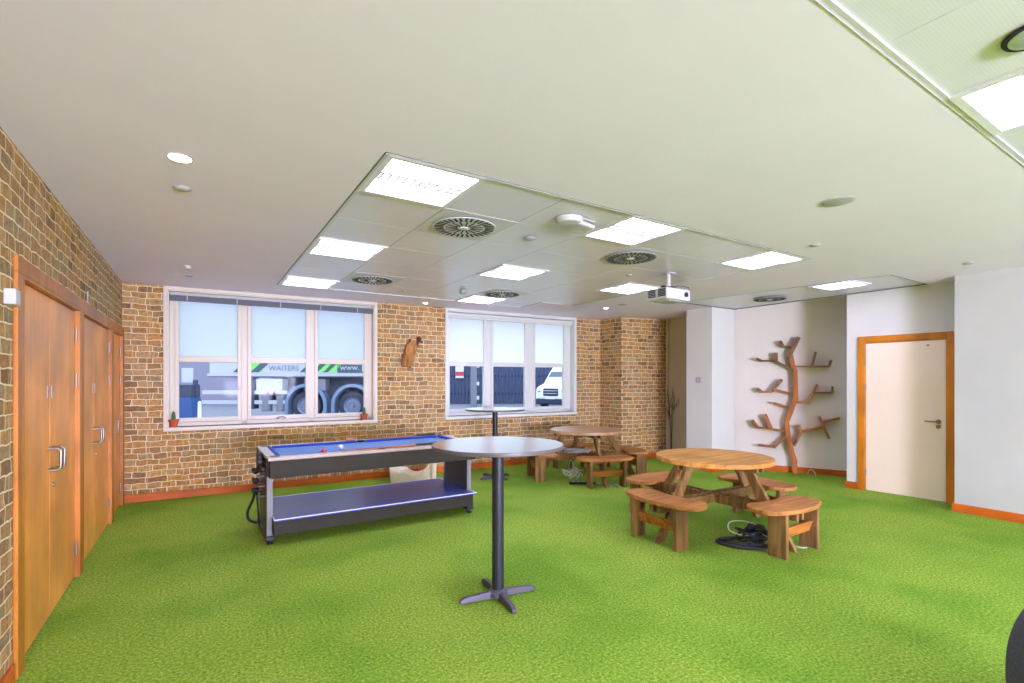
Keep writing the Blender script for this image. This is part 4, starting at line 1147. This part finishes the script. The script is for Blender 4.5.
stripes(-10.15, -9.2, 3); stripes(-7.72, -6.85, 4, lean=.40); stripes(-6.9, -6.5, 2)
MB().box(-9.6, -9.05, -.01, 0, 1.80, 2.16).build('green_patch', M['truck_green'], TR)
def letters(body, x, z, size, m, parent=TR):
    cu = bpy.data.curves.new('lettering', 'FONT'); cu.body = body; cu.size = size; cu.extrude = .004
    tmp = bpy.data.objects.new('tmp', cu); COL.objects.link(tmp)
    bpy.context.view_layer.update()
    me = bpy.data.meshes.new_from_object(tmp.evaluated_get(bpy.context.evaluated_depsgraph_get()))
    bpy.data.objects.remove(tmp)
    me.materials.clear(); me.materials.append(m)
    o = bpy.data.objects.new('lettering', me); COL.objects.link(o); o.parent = parent
    o.location = (x, -.012, z); o.rotation_euler = (PI / 2, 0, 0); return o
letters('WAITERS', -8.85, 1.84, .27, M['truck_grey'])
MB().box(-6.35, -4.6, -.012, 0, 1.76, 2.14).build('web_panel', M['truck_slate'], TR)
o = letters('www.', -6.25, 1.86, .30, M['truck_white']); o.location.y = -.02
for (x0, x1) in ((-5.45, -5.25), (-5.1, -4.95)):
    MB().box(x0, x1, -.02, -.012, 1.80, 2.05).build('pale_mark', M['truck_white'], TR)
# side under-run rails
MB().box(-11.25, -8.15, -.04, .02, .98, 1.12).build('side_rail', M['truck_white'], TR, bevel=0.01)
MB().box(-11.25, -8.15, -.04, .02, .62, .76).build('side_rail', M['truck_white'], TR, bevel=0.01)
MB().box(-9.85, -9.35, -.06, .3, .45, 1.60).build('landing_leg', M['truck_dark'], TR, bevel=0.02)
MB().box(-9.78, -9.56, -.07, -.05, 1.40, 1.52).build('marker_plate', M['truck_white'], TR)
MB().box(-9.30, -8.35, -.03, .5, 1.05, 1.55).build('locker', M['truck_white'], TR, bevel=0.03)
MB().box(-7.6, -6.8, .05, .5, 1.1, 1.55).build('locker', M['truck_grey'], TR, bevel=0.03)
for x in (-8.86, -8.62): MB().cyl((x, -.03, 1.02), (x, -.05, 1.02), .05, n=14).build('tail_lamp', M['lamp_red'], TR, smooth=True)
for (x0, x1) in ((-9.15, -8.75), (-8.6, -8.25)):
    MB().cyl(((x0 + x1) / 2, .1, .35), ((x0 + x1) / 2, .1, .95), .18, n=20).build('air_tank', M['truck_grey'], TR, smooth=True)
for x in (-7.48, -5.80):
    mb = MB(); mb.lathe([(.30, 0), (.50, .02), (.54, .10), (.54, .26), (.50, .32)], n=40, tf=lambda v: (x + v[0], .35 - v[2], .56 + v[1]))
    wh = mb.build('wheel', M['tyre'], TR, smooth=True)
    MB().lathe([(.08, .0), (.12, .02), (.24, -.0), (.28, .04), (.31, .06), (.31, -.02)][::-1], n=36, tf=lambda v: (x + v[0], .01 - v[2], .56 + v[1])).build('rim', M['rim'], wh, smooth=True)
    mb = MB()
    for k in range(8): a = k * PI / 4; mb.cyl((x + .17 * math.cos(a), -.06, .56 + .17 * math.sin(a)), (x + .17 * math.cos(a), -.02, .56 + .17 * math.sin(a)), .022, n=8)
    mb.cyl((x, -.08, .56), (x, .0, .56), .07, n=16)
    mb.build('hub_bolts', M['truck_grey'], wh)
    # mudguard arch
    out = []; inn = []
    for k in range(17):
        a = PI * (k / 16); out.append((x + .76 * math.cos(a), .60 + .76 * math.sin(a))); inn.append((x + .64 * math.cos(a), .60 + .64 * math.sin(a)))
    poly = [(x + .76, .15)] + out + [(x - .76, .15), (x - .64, .15)] + inn[::-1] + [(x + .64, .15)]
    MB().prism(poly, -.08, .45, tf=lambda v: (v[0], v[2], v[1])).build('mudguard', M['mudguard'], TR, bevel=0.02)
# blue unit with a white board
o = outside('utility_cabinet', 15.0, -9.82); tag(o, 'tapered blue unit with dark top and white board outside the left window', 'cabinet')
mb = MB(); q = [(-.30, 0), (.30, 0), (.24, .98), (-.24, .98)]
mb.prism(q, -.25, .25, tf=lambda v: (v[0], v[2], v[1])); mb.build('body', M['bin_blue'], o, bevel=0.02)
MB().box(-.22, .24, -.22, .22, .98, 1.36).build('machine_top', M['truck_dark'], o, bevel=0.02)
MB().box(-.17, .17, -.04, .0, 1.42, 1.86).build('board', M['truck_white'], o, bevel=0.01)
MB().box(.18, .28, -.05, .05, .98, 1.50).build('post', M['truck_dark'], o)
o = outside('barrier_post', 13.5, -8.52); tag(o, 'small white post beside the blue unit outside', 'post')
MB().lathe([(.14, 0), (.12, .25), (.05, .45), (.04, .9), (.02, .92)], n=20).build('post', M['sign_white'], o, smooth=True)
o = outside('distant_building', 30.0, -16); tag(o, 'pale grey building wall far behind the trailer', 'building')
MB().box(-6, 9, 0, 4, 0, 6).build('wall', M['ext_wall'], o)

# fence, sign, post, van seen through the right window
o = outside('timber_fence', 31.0, 0); tag(o, 'tall dark vertical board fence outside the right window', 'fence')
mb = MB(); x = -5.2; rnd = random.Random(5)
while x < 9.0:
    w = .125; mb.box(x, x + w, 0, .03 + rnd.uniform(0, .02), .02, 3.1 + rnd.uniform(-.03, .03)); x += w + .085
mb.build('boards', M['fence'], o)
mb = MB()
for z in (.6, 1.7, 2.8): mb.box(-5.2, 9, .06, .12, z, z + .1)
mb.build('rails', M['fence'], o)
MB().box(-5.2, 9.0, .14, .2, 0, 3.0).build('backing_boards', M['fence_pale'], o)
s = outside('warning_sign', 30.9, -3.27); tag(s, 'red and white notice fixed to the dark fence', 'sign')
MB().box(-.26, .26, -.02, .03, 1.62, 2.36).build('board', M['sign_white'], s)
MB().box(-.27, .27, -.03, -.02, 1.76, 2.02).build('red_band', M['sign_red'], s)
MB().prism([(-.2, 2.34), (.2, 2.34), (0, 2.06)], -.03, -.02, tf=lambda v: (v[0], v[2], v[1])).build('white_wedge', M['sign_white'], s)
s = outside('gate_post', 28.0, -2.16); tag(s, 'pale grey concrete gate post before the fence', 'post')
MB().box(-.17, .17, -.17, .17, 0, 2.9).prism([(-.2, -.2), (.2, -.2), (.2, .2), (-.2, .2)], 2.9, 3.0).build('shaft', M['truck_grey'], s, bevel=0.02)
MB().box(.17, .3, -.12, .12, .4, .6).box(.17, .3, -.12, .12, 1.2, 1.4).box(.17, .3, -.12, .12, 2.2, 2.4).build('hinge_block', M['sign_white'], s)

s = outside('white_van', 26.0, 2.05); s.rotation_euler = (0, 0, -YAW - R(35)); tag(s, 'white van facing the right window in front of the fence', 'van')
# side profile (y back, z) extruded across x
prof = [(0.0, .35), (-.05, .55), (-.03, .95), (.10, 1.12), (.75, 1.32), (1.35, 2.0), (1.7, 2.28), (4.6, 2.3), (4.7, .4)]
def van_tf(v): 
    y, z, x = v
    k = 1 - .10 * max(0, z - 1.1); return (x * k, y, z)
MB().prism(prof, -.95, .95, tf=van_tf).build('body', M['car_white'], s, bevel=0.08, seg=4)
MB().add([(-.82, .80, 1.36), (.82, .80, 1.36), (.74, 1.30, 1.96), (-.74, 1.30, 1.96), (-.82, .84, 1.33), (.82, .84, 1.33), (.74, 1.34, 1.93), (-.74, 1.34, 1.93)],
         [(0, 1, 2, 3), (7, 6, 5, 4), (0, 4, 5, 1), (1, 5, 6, 2), (2, 6, 7, 3), (3, 7, 4, 0)]).build('windscreen', M['car_glass'], s)
gr = MB().box(-.45, .45, -.09, .0, .66, 1.06).build('grille', M['car_dark'], s, bevel=0.04)
mb = MB()
for z in (.78, .92): mb.box(-.42, .42, -.105, -.09, z, z + .03)
mb.build('grille_bar', M['chrome'], gr)
MB().box(-.88, .88, -.10, .15, .22, .52).build('bumper', M['car_dark'], s, bevel=0.05)
MB().box(-.28, .28, -.125, -.10, .50, .62).build('number_plate', M['sign_white'], s)
for x in (-.72, .72): MB().sphere((x, .03, .92), .16, (1, .5, .9), 10).build('headlamp', M['chrome'], s, smooth=True)
for x in (-.85, .85):
    for y in (.75, 3.7):
        MB().cyl((x - .1, y, .34), (x + .1, y, .34), .34, n=28).build('wheel', M['tyre'], s, smooth=True)
